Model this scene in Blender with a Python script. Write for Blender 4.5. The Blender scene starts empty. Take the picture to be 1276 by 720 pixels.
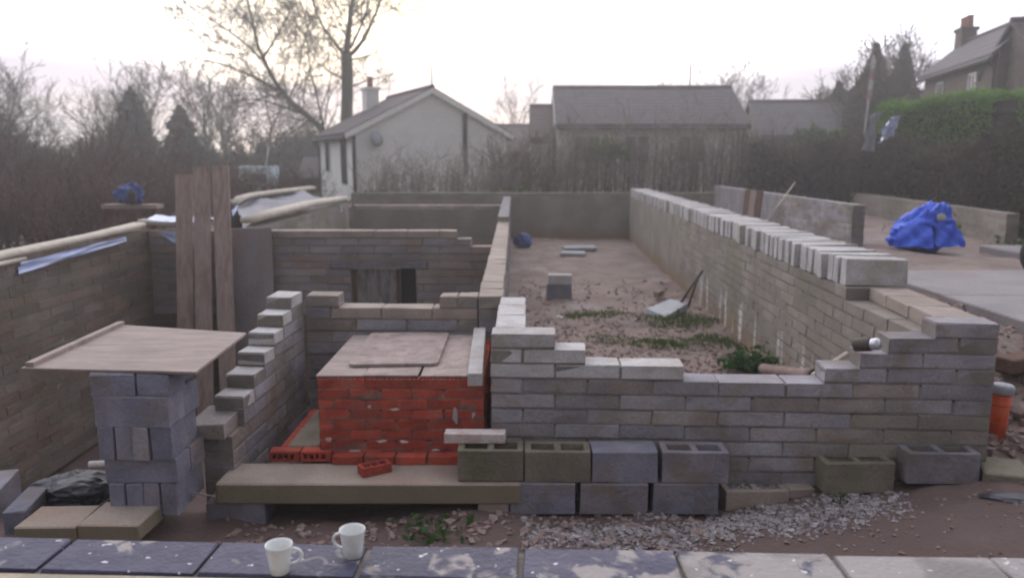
import bpy, bmesh, math, random
import numpy as np
from mathutils import Vector, Matrix
R = math.radians
scene = bpy.context.scene
col = scene.collection
rng = random.Random(7)

# ------------------------------------------------------------------ camera
CAM = Vector((0, 0, 2.35))
F_PX = 1000.0                                   # focal length in pixels of the 1276 px wide photograph
PITCH, YAW = math.atan(160 / F_PX), math.atan(12 / F_PX)
cam_d = bpy.data.cameras.new('camera'); cam = bpy.data.objects.new('camera', cam_d); col.objects.link(cam)
cam.location = CAM; cam.rotation_euler = (R(90) - PITCH, 0, YAW)
cam_d.sensor_width = 36; cam_d.lens = 36 * F_PX / 1276
cam_d.clip_start = .05; cam_d.clip_end = 3000
cam_d.dof.use_dof = True; cam_d.dof.focus_distance = 3.6; cam_d.dof.aperture_fstop = 2.0
scene.camera = cam

# ------------------------------------------------------------------ sky, sun, exposure
SUN_EL, SUN_AZ = R(9), R(-8)
sun_dir = Vector((math.sin(SUN_AZ) * math.cos(SUN_EL), math.cos(SUN_AZ) * math.cos(SUN_EL), math.sin(SUN_EL)))
world = bpy.data.worlds.new('World'); scene.world = world; world.use_nodes = True
nt = world.node_tree; N = nt.nodes; Lk = nt.links
for n in list(N): N.remove(n)
def wn(t, **kw):
    n = N.new(t)
    for k, v in kw.items(): setattr(n, k, v)
    return n
def wmath(op, a, b=None, c=None, clamp=False):
    n = N.new('ShaderNodeMath'); n.operation = op; n.use_clamp = clamp
    for i, v in enumerate((a, b, c)):
        if v is None: continue
        if isinstance(v, (int, float)): n.inputs[i].default_value = v
        else: Lk.new(v, n.inputs[i])
    return n.outputs[0]
def wmix(f, a, b):
    n = N.new('ShaderNodeMix'); n.data_type = 'RGBA'
    if isinstance(f, (int, float)): n.inputs['Factor'].default_value = f
    else: Lk.new(f, n.inputs['Factor'])
    for s, v in (('A', a), ('B', b)):
        sk = [i for i in n.inputs if i.name == s and i.type == 'RGBA'][0]
        if isinstance(v, tuple): sk.default_value = v + (1,)
        else: Lk.new(v, sk)
    return [o for o in n.outputs if o.type == 'RGBA'][0]
sky = wn('ShaderNodeTexSky', sky_type='NISHITA', sun_disc=False, sun_elevation=SUN_EL, sun_rotation=SUN_AZ)
tc = wn('ShaderNodeTexCoord')
sep = wn('ShaderNodeSeparateXYZ'); Lk.new(tc.outputs['Generated'], sep.inputs[0])
nz = wn('ShaderNodeTexNoise'); nz.inputs['Scale'].default_value = 3.2; nz.inputs['Detail'].default_value = 5
mp = wn('ShaderNodeMapping'); mp.inputs['Scale'].default_value = (1, 1, 4.5); mp.inputs['Location'].default_value = (.3, .1, 0)
Lk.new(tc.outputs['Generated'], mp.inputs[0]); Lk.new(mp.outputs[0], nz.inputs['Vector'])
dt = wn('ShaderNodeVectorMath', operation='DOT_PRODUCT'); Lk.new(tc.outputs['Generated'], dt.inputs[0]); dt.inputs[1].default_value = sun_dir
front = wmath('MULTIPLY_ADD', dt.outputs['Value'], .5, .5, clamp=True)          # 0 behind .. 1 towards the sun
br = wmath('MULTIPLY_ADD', wmath('POWER', front, 2.3), 1.85, .24)
zz = wmath('ADD', sep.outputs['Z'], wmath('MULTIPLY', wmath('SUBTRACT', nz.outputs['Fac'], .5), .22))
mr = wn('ShaderNodeMapRange', interpolation_type='SMOOTHSTEP'); Lk.new(zz, mr.inputs['Value'])
mr.inputs['From Min'].default_value = .085; mr.inputs['From Max'].default_value = .15
mr2 = wn('ShaderNodeMapRange', interpolation_type='SMOOTHSTEP'); Lk.new(zz, mr2.inputs['Value'])
mr2.inputs['From Min'].default_value = .015; mr2.inputs['From Max'].default_value = .06
low = wmix(mr2.outputs[0], (5.6, 4.7, 4.3), (4.3, 3.95, 4.75))
glow = wmix(wmath('POWER', front, 30), (14.6, 14.6, 16.4), (15.5, 13.2, 10.0))
cl = wmix(mr.outputs[0], low, glow)
mul = wn('ShaderNodeVectorMath', operation='SCALE'); Lk.new(cl, mul.inputs[0]); Lk.new(br, mul.inputs['Scale'])
skyc = wmix(.9, sky.outputs[0], mul.outputs[0])
bg = wn('ShaderNodeBackground'); bg.inputs['Strength'].default_value = .1; Lk.new(skyc, bg.inputs['Color'])
wo = wn('ShaderNodeOutputWorld'); Lk.new(bg.outputs[0], wo.inputs['Surface'])

sl = bpy.data.lights.new('sun', 'SUN'); sl.energy = .5; sl.angle = R(20); sl.color = (1, .93, .86)
so = bpy.data.objects.new('sun', sl); col.objects.link(so)
so.rotation_euler = (-sun_dir).to_track_quat('-Z', 'Y').to_euler()
scene.view_settings.view_transform = 'Standard'; scene.view_settings.look = 'None'
scene.view_settings.exposure = 0.12; scene.view_settings.gamma = 1; scene.view_settings.use_curve_mapping = False
scene.render.engine = 'CYCLES'
scene.cycles.filter_width = 1.8
scene.cycles.max_bounces = 5; scene.cycles.transparent_max_bounces = 6
scene.cycles.use_denoising = True

# ------------------------------------------------------------------ pixel -> point on a plane of the place
_f = Vector((-math.sin(YAW) * math.cos(PITCH), math.cos(YAW) * math.cos(PITCH), -math.sin(PITCH)))
_r = Vector((math.cos(YAW), math.sin(YAW), 0)); _u = _r.cross(_f)
def _ray(x, y): return _f * F_PX + _r * (x - 638) - _u * (y - 360)
def onY(x, y, Y):
    d = _ray(x, y); return CAM + d * (Y / d.y)
def onZ(x, y, Z):
    d = _ray(x, y); return CAM + d * ((Z - CAM.z) / d.z)

# ------------------------------------------------------------------ materials
MATS = {}
def material(name, c1, c2=None, scale=4.0, fine=60.0, rough=.9, var=.0, bump=.25, stain=None, stain_scale=2.0, stain_amt=.5,
             spec=.3, stretch=None, extra=None, fine_amt=.25, metal=0, hue=None, transl=0, mid=0):
    """c1..c2 blended by noise in world space, fine grain, an optional stain colour, per-object brightness change."""
    m = bpy.data.materials.new(name); m.use_nodes = True; t = m.node_tree; n = t.nodes; l = t.links
    b = n['Principled BSDF']; b.inputs['Roughness'].default_value = rough; b.inputs['Specular IOR Level'].default_value = spec
    b.inputs['Metallic'].default_value = metal
    geo = n.new('ShaderNodeNewGeometry'); pos = geo.outputs['Position']
    if stretch:
        mp = n.new('ShaderNodeMapping'); mp.inputs['Scale'].default_value = stretch; l.new(pos, mp.inputs[0]); pos = mp.outputs[0]
    def noise(s, det=4, dist=0, p=None):
        k = n.new('ShaderNodeTexNoise'); k.inputs['Scale'].default_value = s; k.inputs['Detail'].default_value = det
        k.inputs['Distortion'].default_value = dist; l.new(p or pos, k.inputs['Vector']); return k.outputs['Fac']
    def ramp(v, a, bb):
        k = n.new('ShaderNodeMapRange'); k.interpolation_type = 'SMOOTHSTEP'; l.new(v, k.inputs['Value'])
        k.inputs['From Min'].default_value = a; k.inputs['From Max'].default_value = bb; return k.outputs[0]
    def mix(f, a, bb, mode='MIX'):
        k = n.new('ShaderNodeMix'); k.data_type = 'RGBA'; k.blend_type = mode
        if isinstance(f, (int, float)): k.inputs['Factor'].default_value = f
        else: l.new(f, k.inputs['Factor'])
        for s, v in (('A', a), ('B', bb)):
            sk = [i for i in k.inputs if i.name == s and i.type == 'RGBA'][0]
            if isinstance(v, tuple): sk.default_value = v + (1,)
            else: l.new(v, sk)
        return [o for o in k.outputs if o.type == 'RGBA'][0]
    def math_(op, a, bb):
        k = n.new('ShaderNodeMath'); k.operation = op
        for i, v in enumerate((a, bb)):
            if isinstance(v, (int, float)): k.inputs[i].default_value = v
            else: l.new(v, k.inputs[i])
        return k.outputs[0]
    c = mix(ramp(noise(scale), .35, .65), c1, c2 or tuple(v * .8 for v in c1))
    if stain:
        f = math_('MULTIPLY', ramp(noise(stain_scale, 5, .6), .5, .68), stain_amt); c = mix(f, c, stain)
    fn = noise(fine, 3)
    g = math_('ADD', math_('MULTIPLY', fn, 2 * fine_amt), 1 - fine_amt)
    if var:
        oi = n.new('ShaderNodeObjectInfo')
        g = math_('MULTIPLY', g, math_('ADD', math_('MULTIPLY', oi.outputs['Random'], 2 * var), 1 - var))
    sc = n.new('ShaderNodeVectorMath'); sc.operation = 'SCALE'; l.new(c, sc.inputs[0]); l.new(g, sc.inputs['Scale']); c = sc.outputs[0]
    if hue:                                                        # some pieces of another batch, by object
        oi2 = n.new('ShaderNodeObjectInfo'); rnd = math_('FRACT', math_('MULTIPLY', oi2.outputs['Random'], 7.31), 0)
        pat = math_('ADD', math_('MULTIPLY', rnd, .55), math_('MULTIPLY', noise(2.0, 4, .5), .8))
        hs = n.new('ShaderNodeVectorMath'); hs.operation = 'MULTIPLY'; l.new(c, hs.inputs[0]); hs.inputs[1].default_value = hue
        c = mix(ramp(pat, .52, .95), c, hs.outputs[0])
    if extra: c = extra(dict(n=n, l=l, geo=geo, noise=noise, ramp=ramp, mix=mix, math=math_), c)
    l.new(c, b.inputs['Base Color'])
    if bump:
        bp = n.new('ShaderNodeBump'); bp.inputs['Strength'].default_value = bump; bp.inputs['Distance'].default_value = .011 if mid else .01
        hgt = fn
        if mid: hgt = math_('ADD', math_('MULTIPLY', fn, .5), math_('MULTIPLY', noise(mid, 4, .3), 1.6))
        l.new(hgt, bp.inputs['Height']); l.new(bp.outputs[0], b.inputs['Normal'])
    if transl:
        tr = n.new('ShaderNodeBsdfTranslucent'); l.new(c, tr.inputs['Color']); ms = n.new('ShaderNodeMixShader'); ms.inputs[0].default_value = transl
        l.new(b.outputs[0], ms.inputs[1]); l.new(tr.outputs[0], ms.inputs[2]); l.new(ms.outputs[0], n['Material Output'].inputs['Surface'])
    MATS[name] = m
    return m

def efflorescence(k, c):
    """white salt streaks and an earthy splash band along the foot of the right wall"""
    n, l = k['n'], k['l']
    sp = n.new('ShaderNodeSeparateXYZ'); l.new(k['geo'].outputs['Position'], sp.inputs[0])
    mp = n.new('ShaderNodeMapping'); mp.inputs['Scale'].default_value = (4.2, 4.2, .35); l.new(k['geo'].outputs['Position'], mp.inputs[0])
    st = k['ramp'](k['noise'](1.0, 3, 0, mp.outputs[0]), .54, .62)
    wob = k['noise'](2.2, 3)
    z = k['math']('ADD', sp.outputs['Z'], k['math']('MULTIPLY', wob, .45))
    hi = k['ramp'](z, .85, .55)
    band = k['math']('MULTIPLY', k['ramp'](z, .62, .22), .75)
    near = k['ramp'](sp.outputs['Y'], 15., 11.)
    c = k['mix'](band, c, (.24, .145, .075))
    c = k['mix'](k['math']('MULTIPLY', k['math']('MULTIPLY', st, k['math']('MULTIPLY', hi, .85)), near), c, (.62, .6, .58))
    return c

def smears(k, c):
    """mortar dragged over the joints in patches"""
    f = k['math']('MULTIPLY', k['ramp'](k['noise'](5.5, 6, .8), .56, .66), .6)
    return k['mix'](f, c, (.255, .215, .165))
material('block_grey', (.32, .302, .328), (.24, .225, .243), var=.2, scale=3, stain=(.20, .165, .12), stain_amt=.65, stain_scale=2.5, bump=.7, hue=(.98,.89,.74), mid=24, extra=smears)
material('block_mid', (.285, .255, .26), (.225, .20, .20), var=.16, scale=2, stain=(.27, .205, .185), stain_amt=.5, stain_scale=1.4, bump=.7, hue=(1.0,.88,.74), mid=24)
material('block_pale', (.50, .485, .48), (.42, .40, .39), var=.12, scale=5, stain=(.34, .29, .22), stain_amt=.5, bump=.6, mid=24, stain_scale=4)
material('block_tan', (.265, .235, .20), (.205, .18, .15), var=.13, scale=1.6, stain=(.17, .165, .10), stain_amt=.55, stain_scale=1.2, extra=efflorescence, bump=.6, mid=20)
material('block_dark', (.20, .165, .135), (.145, .12, .095), var=.18, scale=1.3, stain=(.10, .095, .06), stain_amt=.6, stain_scale=1.1, bump=.7, hue=(1.1,.95,.9), mid=24)
material('block_blue', (.235, .235, .295), (.175, .175, .22), var=.16, scale=5, bump=.6, stain=(.185, .155, .13), stain_amt=.6, stain_scale=4, mid=26, hue=(1.05,.95,.82))
material('block_moss', (.20, .175, .135), (.15, .132, .10), var=.12, scale=4, bump=.6, mid=24, stain=(.12, .115, .06), stain_amt=.5)
material('block_buff', (.36, .30, .255), (.29, .245, .21), var=.12, scale=4, bump=.45, stain=(.25, .20, .16), stain_amt=.5)
material('mortar', (.25, .225, .21), (.195, .17, .15), scale=6, bump=.6, stain=(.14, .13, .07), stain_amt=.5)
material('red_brick', (.49, .085, .048), (.36, .06, .04), var=.24, scale=9, bump=.5, stain=(.25, .14, .10), stain_amt=.4, stain_scale=7, mid=40, hue=(.82,.88,.95))
material('brick_mortar', (.27, .165, .13), (.17, .085, .07), scale=9, bump=.5)
def slab_edge(k, c):
    n, l = k['n'], k['l']
    sp = n.new('ShaderNodeSeparateXYZ'); l.new(k['geo'].outputs['Normal'], sp.inputs[0])
    f = k['math']('MULTIPLY', k['ramp'](sp.outputs['Z'], .5, -.2), .75)
    return k['mix'](f, c, (.165, .145, .08))             # green algae growing on the upright faces only
material('slab', (.36, .30, .25), (.29, .24, .20), scale=3, bump=.4, stain=(.36, .24, .19), stain_amt=.5, extra=slab_edge)
def peeling(k, c):
    sp = k['n'].new('ShaderNodeSeparateXYZ'); k['l'].new(k['geo'].outputs['Position'], sp.inputs[0])
    bare = k['math']('MULTIPLY', k['ramp'](sp.outputs['X'], -.1, 1.0), .42)
    a = k['math']('ADD', k['math']('MULTIPLY', k['math']('ADD', k['math']('MULTIPLY', k['noise'](3.2, 3), .4), k['math']('MULTIPLY', k['noise'](11, 6, .6), .6)), 1.9), k['math']('SUBTRACT', bare, .45))
    c = k['mix'](k['math']('MULTIPLY', k['ramp'](a, .60, .72), .85), c, k['mix'](k['ramp'](k['noise'](6, 6, .5), .45, .65), (.32, .285, .265), (.20, .175, .16)))
    b = k['noise'](38, 2, .2)
    return k['mix'](k['ramp'](b, .69, .73), c, (.58, .56, .57))
material('painted_slab', (.036, .035, .072), (.058, .055, .096), scale=12, rough=.6, bump=.5, spec=.4, extra=peeling, var=.08)
material('ledge', (.42, .36, .27), (.34, .29, .22), scale=6, bump=.4)
material('china', (.78, .80, .79), (.76, .78, .77), scale=3, rough=.18, bump=0, spec=.5, fine_amt=.02, stain=(.66,.63,.57), stain_amt=.5, stain_scale=22)
material('tea_stain', (.50, .42, .34), (.62, .57, .5), scale=30, rough=.3, bump=0, fine_amt=.05)
material('plywood', (.335, .27, .24), (.275, .22, .195), scale=3, stretch=(1, 4, 1), fine=20, bump=.25, stain=(.20, .165, .14), stain_amt=.6, rough=.8)
material('osb', (.36, .29, .265), (.28, .22, .20), scale=7, fine=45, bump=.5, mid=30, stain=(.19, .15, .135), stain_amt=.7, stain_scale=9, var=.12)
material('plank_wood', (.36, .28, .24), (.285, .22, .19), scale=4, stretch=(6, 6, .5), fine=25, bump=.2, var=.16, stain=(.20, .13, .11), stain_amt=.5)
material('cream_timber', (.54, .49, .41), (.46, .41, .345), scale=5, fine=40, bump=.2, stain=(.36, .31, .22), stain_amt=.4)
material('dark_wood', (.13, .075, .055), (.09, .055, .04), scale=4, stretch=(5, 5, .6), bump=.3, var=.2)
material('soil', (.205, .135, .118), (.15, .098, .086), scale=1.3, fine=35, bump=.9, stain=(.24, .20, .175), stain_amt=.6, stain_scale=2.2, fine_amt=.4)
material('rubble', (.28, .20, .175), (.21, .15, .135), scale=8, bump=.6, var=0, stain=(.30, .25, .22), stain_amt=.6, stain_scale=7)
material('gravel', (.30, .27, .275), (.20, .172, .168), scale=14, fine=50, bump=.4, stain=(.46, .44, .45), stain_amt=.7, stain_scale=16)
material('concrete', (.275, .25, .25), (.225, .205, .21), scale=1.2, fine=30, bump=.3, stain=(.27, .21, .185), stain_amt=.6, stain_scale=.7)
material('polythene', (.42, .50, .78), (.55, .60, .82), scale=6, rough=.35, bump=0, spec=.5)
material('grey_sheet', (.20, .20, .24), (.15, .15, .18), scale=2, rough=.6, bump=.1)
material('blue_tarp', (.008, .06, .55), (.015, .10, .66), scale=3, rough=.5, bump=.5, mid=14, spec=.5, fine_amt=.08)
material('blue_bag', (.05, .085, .28), (.035, .055, .17), scale=6, rough=.5, bump=.1)
material('pale_label', (.42, .44, .36), rough=.6)
material('black_plastic', (.022, .022, .03), (.035, .035, .045), scale=6, rough=.45, bump=.2, spec=.5)
material('orange_pipe', (.62, .085, .018), (.50, .065, .015), scale=5, rough=.5, bump=.05, stain=(.30, .10, .06), stain_amt=.4)
material('silver', (.62, .62, .66), (.5, .5, .54), scale=5, rough=.3, bump=0, metal=.6)
material('grey_metal', (.33, .345, .37), (.27, .28, .30), scale=4, rough=.5, bump=.1)
material('rusty_dark', (.05, .045, .045), (.075, .055, .045), scale=9, rough=.7, bump=.2)
material('grass', (.055, .105, .022), (.085, .125, .03), scale=5, rough=.75, bump=0, fine_amt=.1, transl=.4)
material('leaf_green', (.03, .085, .02), (.05, .12, .025), scale=9, rough=.6, bump=0, fine_amt=.1, transl=.4)
material('hedge_bright', (.17, .31, .055), (.12, .22, .045), scale=1.5, rough=.75, bump=0, fine_amt=.25, transl=.4)
material('hedge_dark', (.07, .07, .045), (.095, .075, .06), scale=.8, rough=.85, bump=0, fine_amt=.3, transl=.4)
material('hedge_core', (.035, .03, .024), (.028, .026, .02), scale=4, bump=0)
material('twig_brown', (.10, .078, .06), (.085, .07, .055), scale=2, bump=0)
material('twig_pale', (.36, .30, .265), (.27, .225, .20), scale=3, bump=0)
material('twig_red', (.135, .078, .062), (.10, .065, .055), scale=1.2, bump=0)
material('twig_mid', (.25, .20, .172), (.18, .145, .125), scale=2, bump=0)
material('bark', (.105, .095, .072), (.075, .068, .052), scale=4, stretch=(3, 3, .6), bump=.5)
material('twig_ash', (.125, .10, .065), (.095, .078, .05), scale=2, bump=0)
material('conifer', (.035, .05, .032), (.045, .058, .032), scale=2, rough=.8, bump=0, fine_amt=.25, transl=.4)
material('ivy', (.10, .17, .05), (.14, .21, .06), scale=2, rough=.6, bump=0, fine_amt=.25, transl=.4)
material('olive_leaf', (.075, .085, .042), (.095, .085, .05), scale=1.5, rough=.8, bump=0, fine_amt=.25, transl=.4)
material('render_white', (.84, .83, .79), (.80, .79, .75), scale=1.2, fine=20, bump=.1, rough=.9, stain=(.72, .70, .65), stain_amt=.4, stain_scale=.8)
material('render_side', (.66, .68, .72), (.62, .64, .68), scale=1.2, bump=.1)
material('slate', (.098, .086, .092), (.075, .066, .071), scale=2, fine=12, bump=.3, rough=.75, stain=(.115, .10, .09), stain_amt=.5)
material('roof_brown', (.135, .10, .098), (.11, .085, .085), scale=2, fine=12, bump=.3)
material('stone_wall', (.15, .115, .10), (.11, .085, .075), scale=3, fine=9, bump=.6, stain=(.19, .155, .135), stain_amt=.5, stain_scale=3)
material('stucco_pale', (.64, .60, .56), (.58, .55, .52), scale=1.5, bump=.1)
material('window_glass', (.05, .055, .065), (.06, .065, .075), scale=2, rough=.1, bump=0, spec=.6)
material('frame_white', (.7, .7, .7), rough=.5, bump=0)
material('trim_dark', (.06, .055, .06), rough=.6, bump=0)
material('terracotta', (.32, .14, .09), (.26, .11, .075), scale=5, bump=.1)
material('caravan_white', (.66, .76, .84), (.6, .70, .78), scale=2, rough=.4, bump=0)
material('sign_red', (.46, .27, .27), (.40, .23, .24), scale=3, rough=.6, bump=0)
material('sign_pale', (.62, .58, .58), scale=3, rough=.6, bump=0)
material('far_field', (.075, .075, .05), (.06, .058, .04), scale=.08, fine=3, bump=0)
material('tyre', (.02, .02, .022), (.028, .027, .028), scale=6, rough=.8, bump=.2)

# ------------------------------------------------------------------ geometry helpers
class MB:
    def __init__(s): s.v = []; s.f = []
    def box(s, x0, x1, y0, y1, z0, z1):
        i = len(s.v)
        s.v += [(x0,y0,z0),(x1,y0,z0),(x1,y1,z0),(x0,y1,z0),(x0,y0,z1),(x1,y0,z1),(x1,y1,z1),(x0,y1,z1)]
        s.f += [(i,i+3,i+2,i+1),(i+4,i+5,i+6,i+7),(i,i+1,i+5,i+4),(i+1,i+2,i+6,i+5),(i+2,i+3,i+7,i+6),(i+3,i,i+4,i+7)]
        return s
    def hexa(s, pts):                       # 4 bottom + 4 top points
        i = len(s.v); s.v += [tuple(p) for p in pts]
        s.f += [(i,i+3,i+2,i+1),(i+4,i+5,i+6,i+7),(i,i+1,i+5,i+4),(i+1,i+2,i+6,i+5),(i+2,i+3,i+7,i+6),(i+3,i,i+4,i+7)]
        return s
    def tube(s, pts, rad, n=6, caps=True):
        pts = [Vector(p) for p in pts]; rings = []
        for k, p in enumerate(pts):
            d = (pts[min(k+1, len(pts)-1)] - pts[max(k-1, 0)])
            if d.length < 1e-9: d = Vector((0,0,1))
            d.normalize(); a = d.orthogonal().normalized() if k == 0 else (a - d * a.dot(d)).normalized(); b = d.cross(a)
            i = len(s.v); r = rad[k] if isinstance(rad, (list, tuple)) else rad
            for j in range(n):
                t = 2 * math.pi * j / n; s.v.append(tuple(p + a * (r * math.cos(t)) + b * (r * math.sin(t))))
            rings.append(i)
        for q in range(len(rings) - 1):
            for j in range(n): s.f.append((rings[q]+j, rings[q]+(j+1)%n, rings[q+1]+(j+1)%n, rings[q+1]+j))
        if caps:
            s.f.append(tuple(rings[0] + j for j in reversed(range(n)))); s.f.append(tuple(rings[-1] + j for j in range(n)))
        return s
    def lathe(s, prof, n=24, c=(0,0,0)):    # open profile (r,z)
        i0 = len(s.v)
        for r, z in prof:
            for j in range(n):
                t = 2*math.pi*j/n; s.v.append((c[0]+r*math.cos(t), c[1]+r*math.sin(t), c[2]+z))
        for q in range(len(prof)-1):
            for j in range(n): s.f.append((i0+q*n+j, i0+q*n+(j+1)%n, i0+(q+1)*n+(j+1)%n, i0+(q+1)*n+j))
        return s
    def cards(s, P, size, rs, flat=0.0):     # many small leaf quads at the points P (numpy n x 3)
        n = len(P); a = rs.normal(size=(n,3)); a /= np.linalg.norm(a, axis=1)[:,None]
        b = rs.normal(size=(n,3)); b -= a*(a*b).sum(1)[:,None]; b /= np.linalg.norm(b, axis=1)[:,None]
        sz = size*(.6+.8*rs.random(n))[:,None]
        V = np.stack([P-a*sz, P-b*sz*.5, P+a*sz, P+b*sz*.5], 1).reshape(-1,3)
        i = len(s.v); s.v += [tuple(q) for q in V.tolist()]
        s.f += [(i+4*k, i+4*k+1, i+4*k+2, i+4*k+3) for k in range(n)]
        return s
    def mesh(s, name, mat, smooth=False):
        me = bpy.data.meshes.new(name); me.from_pydata(s.v, [], s.f); me.update()
        if mat: me.materials.append(MATS[mat])
        if smooth: me.polygons.foreach_set('use_smooth', [True]*len(me.polygons))
        return me
    def build(s, name, mat, parent=None, smooth=False, loc=(0,0,0), rot=(0,0,0)):
        return link(name, s.mesh(name, mat, smooth), parent, loc, rot)
def link(name, me, parent=None, loc=(0,0,0), rot=(0,0,0), scale=(1,1,1)):
    o = bpy.data.objects.new(name, me); col.objects.link(o); o.location = loc; o.rotation_euler = rot; o.scale = scale
    if parent: o.parent = parent
    return o
def tag(o, label, cat, group=None):
    o['label'] = label; o['category'] = cat
    if group: o['group'] = group
    return o
def kind(o, k): o['kind'] = k; return o
def thing(name, label, cat, loc=(0,0,0), rz=0, group=None):
    return tag(link(name, None, None, loc, (0,0,rz)), label, cat, group)
def dup(root, loc, rz, label=None, scale=None, group=None):
    r = root.copy(); col.objects.link(r); r.location = loc; r.rotation_euler = (0,0,rz)
    if scale: r.scale = scale
    if label: r['label'] = label
    if group: r['group'] = group
    for ch in list(root.children):
        c = ch.copy(); col.objects.link(c); c.parent = r
        for g in list(ch.children):
            d = g.copy(); col.objects.link(d); d.parent = c
    return r
def bevel_mesh(name, mb, mat, w=.006, jit=.003, seed=0, segs=1, smooth=False):
    """mesh of a builder with its sharp edges worn round and its corners a little uneven"""
    bm = bmesh.new(); vs = [bm.verts.new(p) for p in mb.v]
    for f in mb.f:
        try: bm.faces.new([vs[i] for i in f])
        except ValueError: pass
    bmesh.ops.remove_doubles(bm, verts=bm.verts, dist=1e-5); bmesh.ops.recalc_face_normals(bm, faces=bm.faces)
    ed = [e for e in bm.edges if len(e.link_faces) == 2 and e.calc_face_angle() > .6]
    bmesh.ops.bevel(bm, geom=ed, offset=w, segments=segs, affect='EDGES', profile=.5)
    r = random.Random(seed)
    for v in bm.verts: v.co += Vector((r.uniform(-jit,jit), r.uniform(-jit,jit), r.uniform(-jit,jit)))
    me = bpy.data.meshes.new(name); bm.to_mesh(me); bm.free()
    me.materials.append(MATS[mat])
    if smooth: me.polygons.foreach_set('use_smooth', [True]*len(me.polygons))
    return me
_cache = {}
def block_mesh(L, D, H, mat, variant=0, w=.005, jit=.005):
    k = (round(L,3), round(D,3), round(H,3), mat, variant, w)
    if k not in _cache: _cache[k] = bevel_mesh('concrete_block', MB().box(-L/2, L/2, 0, D, 0, H), mat, w, jit, hash(k[:3]) % 1000 + variant)
    return _cache[k]
def hollow_mb(L, D, H, cav, depth):
    """block with open cells in its top; cav = list of (x0,x1,y0,y1)"""
    xs = sorted({0, L, *[c[0] for c in cav], *[c[1] for c in cav]}); ys = sorted({0, D, *[c[2] for c in cav], *[c[3] for c in cav]})
    m = MB(); ins = lambda x, y: any(c[0] < x < c[1] and c[2] < y < c[3] for c in cav)
    q = lambda *p: (m.f.append(tuple(range(len(m.v), len(m.v)+4))), m.v.extend(p))
    for i in range(len(xs)-1):
        for j in range(len(ys)-1):
            x0,x1,y0,y1 = xs[i],xs[i+1],ys[j],ys[j+1]; z = H-depth if ins((x0+x1)/2,(y0+y1)/2) else H
            q((x0,y0,z),(x1,y0,z),(x1,y1,z),(x0,y1,z)); q((x0,y0,0),(x0,y1,0),(x1,y1,0),(x1,y0,0))
    for i in range(len(xs)-1):
        x0,x1 = xs[i],xs[i+1]; q((x0,0,0),(x1,0,0),(x1,0,H),(x0,0,H)); q((x1,D,0),(x0,D,0),(x0,D,H),(x1,D,H))
    for j in range(len(ys)-1):
        y0,y1 = ys[j],ys[j+1]; q((0,y1,0),(0,y0,0),(0,y0,H),(0,y1,H)); q((L,y0,0),(L,y1,0),(L,y1,H),(L,y0,H))
    for x0,x1,y0,y1 in cav:
        b = H-depth
        q((x0,y0,b),(x1,y0,b),(x1,y0,H),(x0,y0,H)); q((x1,y1,b),(x0,y1,b),(x0,y1,H),(x1,y1,H))
        q((x0,y1,b),(x0,y0,b),(x0,y0,H),(x0,y1,H)); q((x1,y0,b),(x1,y1,b),(x1,y1,H),(x1,y0,H))
    m.v = [(x-L/2, y, z) for x, y, z in m.v]
    return m

def lay_wall(name, label, A, B, thick, z0, spans, mat, h=.107, L=.45, holes=(), indiv=lambda k, s, n: True, side=1, cat='wall', shift=0,
             mats=None, cap=None, piece='concrete_block', mortar='mortar', group=None):
    """A wall of laid blocks from A to B. spans: (s0,s1,courses) in metres along it; holes: (s0,s1,k0,k1).
    Each block is an object of its own; those for which indiv() says no are joined into one far part."""
    A, B = Vector(A), Vector(B); d = B - A; ang = math.atan2(d.y, d.x)
    w = thing(name, label, cat, (A.x, A.y, z0), ang, group)
    nmax = max(s[2] for s in spans); far = MB(); mo = MB(); r = random.Random(len(name)*31 + len(label))
    for k in range(nmax):
        runs = []
        for s0, s1, n in sorted(spans):
            if n <= k: continue
            if runs and abs(runs[-1][1]-s0) < 1e-4: runs[-1][1] = s1
            else: runs.append([s0, s1])
        for h0, h1, k0, k1 in holes:
            if k0 <= k < k1:
                nr = []
                for a, b in runs:
                    if h1 <= a or h0 >= b: nr.append([a, b]); continue
                    if h0 > a: nr.append([a, h0])
                    if h1 < b: nr.append([h1, b])
                runs = nr
        for a, b in runs:
            y0, y1 = (0, thick) if side > 0 else (-thick, 0)
            mo.box(a+.004, b-.004, y0+.004, y1-.004, k*h, (k+1)*h-.014)
            cuts = [a]; t = math.floor(a/L)*L + (L/2 if k % 2 else 0) + shift
            while t < b - .09:
                if t > a + .09: cuts.append(t)
                t += L
            cuts.append(b)
            for i in range(len(cuts)-1):
                s0, s1 = cuts[i], cuts[i+1]; ln = s1 - s0 - .010; base = L - .010
                if ln < .04: continue
                bm_ = mat
                if mats: bm_ = mats(k, (s0+s1)/2, nmax) or mat
                if indiv(k, (s0+s1)/2, nmax):
                    me = block_mesh(base if ln > base*.75 else base/2, thick, h-.010, bm_, r.randrange(3))
                    sx = ln/(base if ln > base*.75 else base/2)
                    link(piece if piece != 'coping_slab' or k == nmax-1 else 'concrete_block', me, w, ((s0+s1)/2 + r.uniform(-.003,.003), (y0) + r.uniform(-.003,.003), k*h+.010-.001*(k % 2)), (0, 0, r.uniform(-.006,.006)), (sx, 1, 1))
                else:
                    j = r.uniform(-.004,.004)
                    far.box(s0+.005, s1-.005, y0+j, y1+j, k*h+.010, (k+1)*h-.001)
    mo.build('mortar_bed', mortar, w)
    if far.v: kind(far.build(piece if piece != 'coping_slab' else 'concrete_block', mat, w), 'stuff')
    return w

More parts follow.
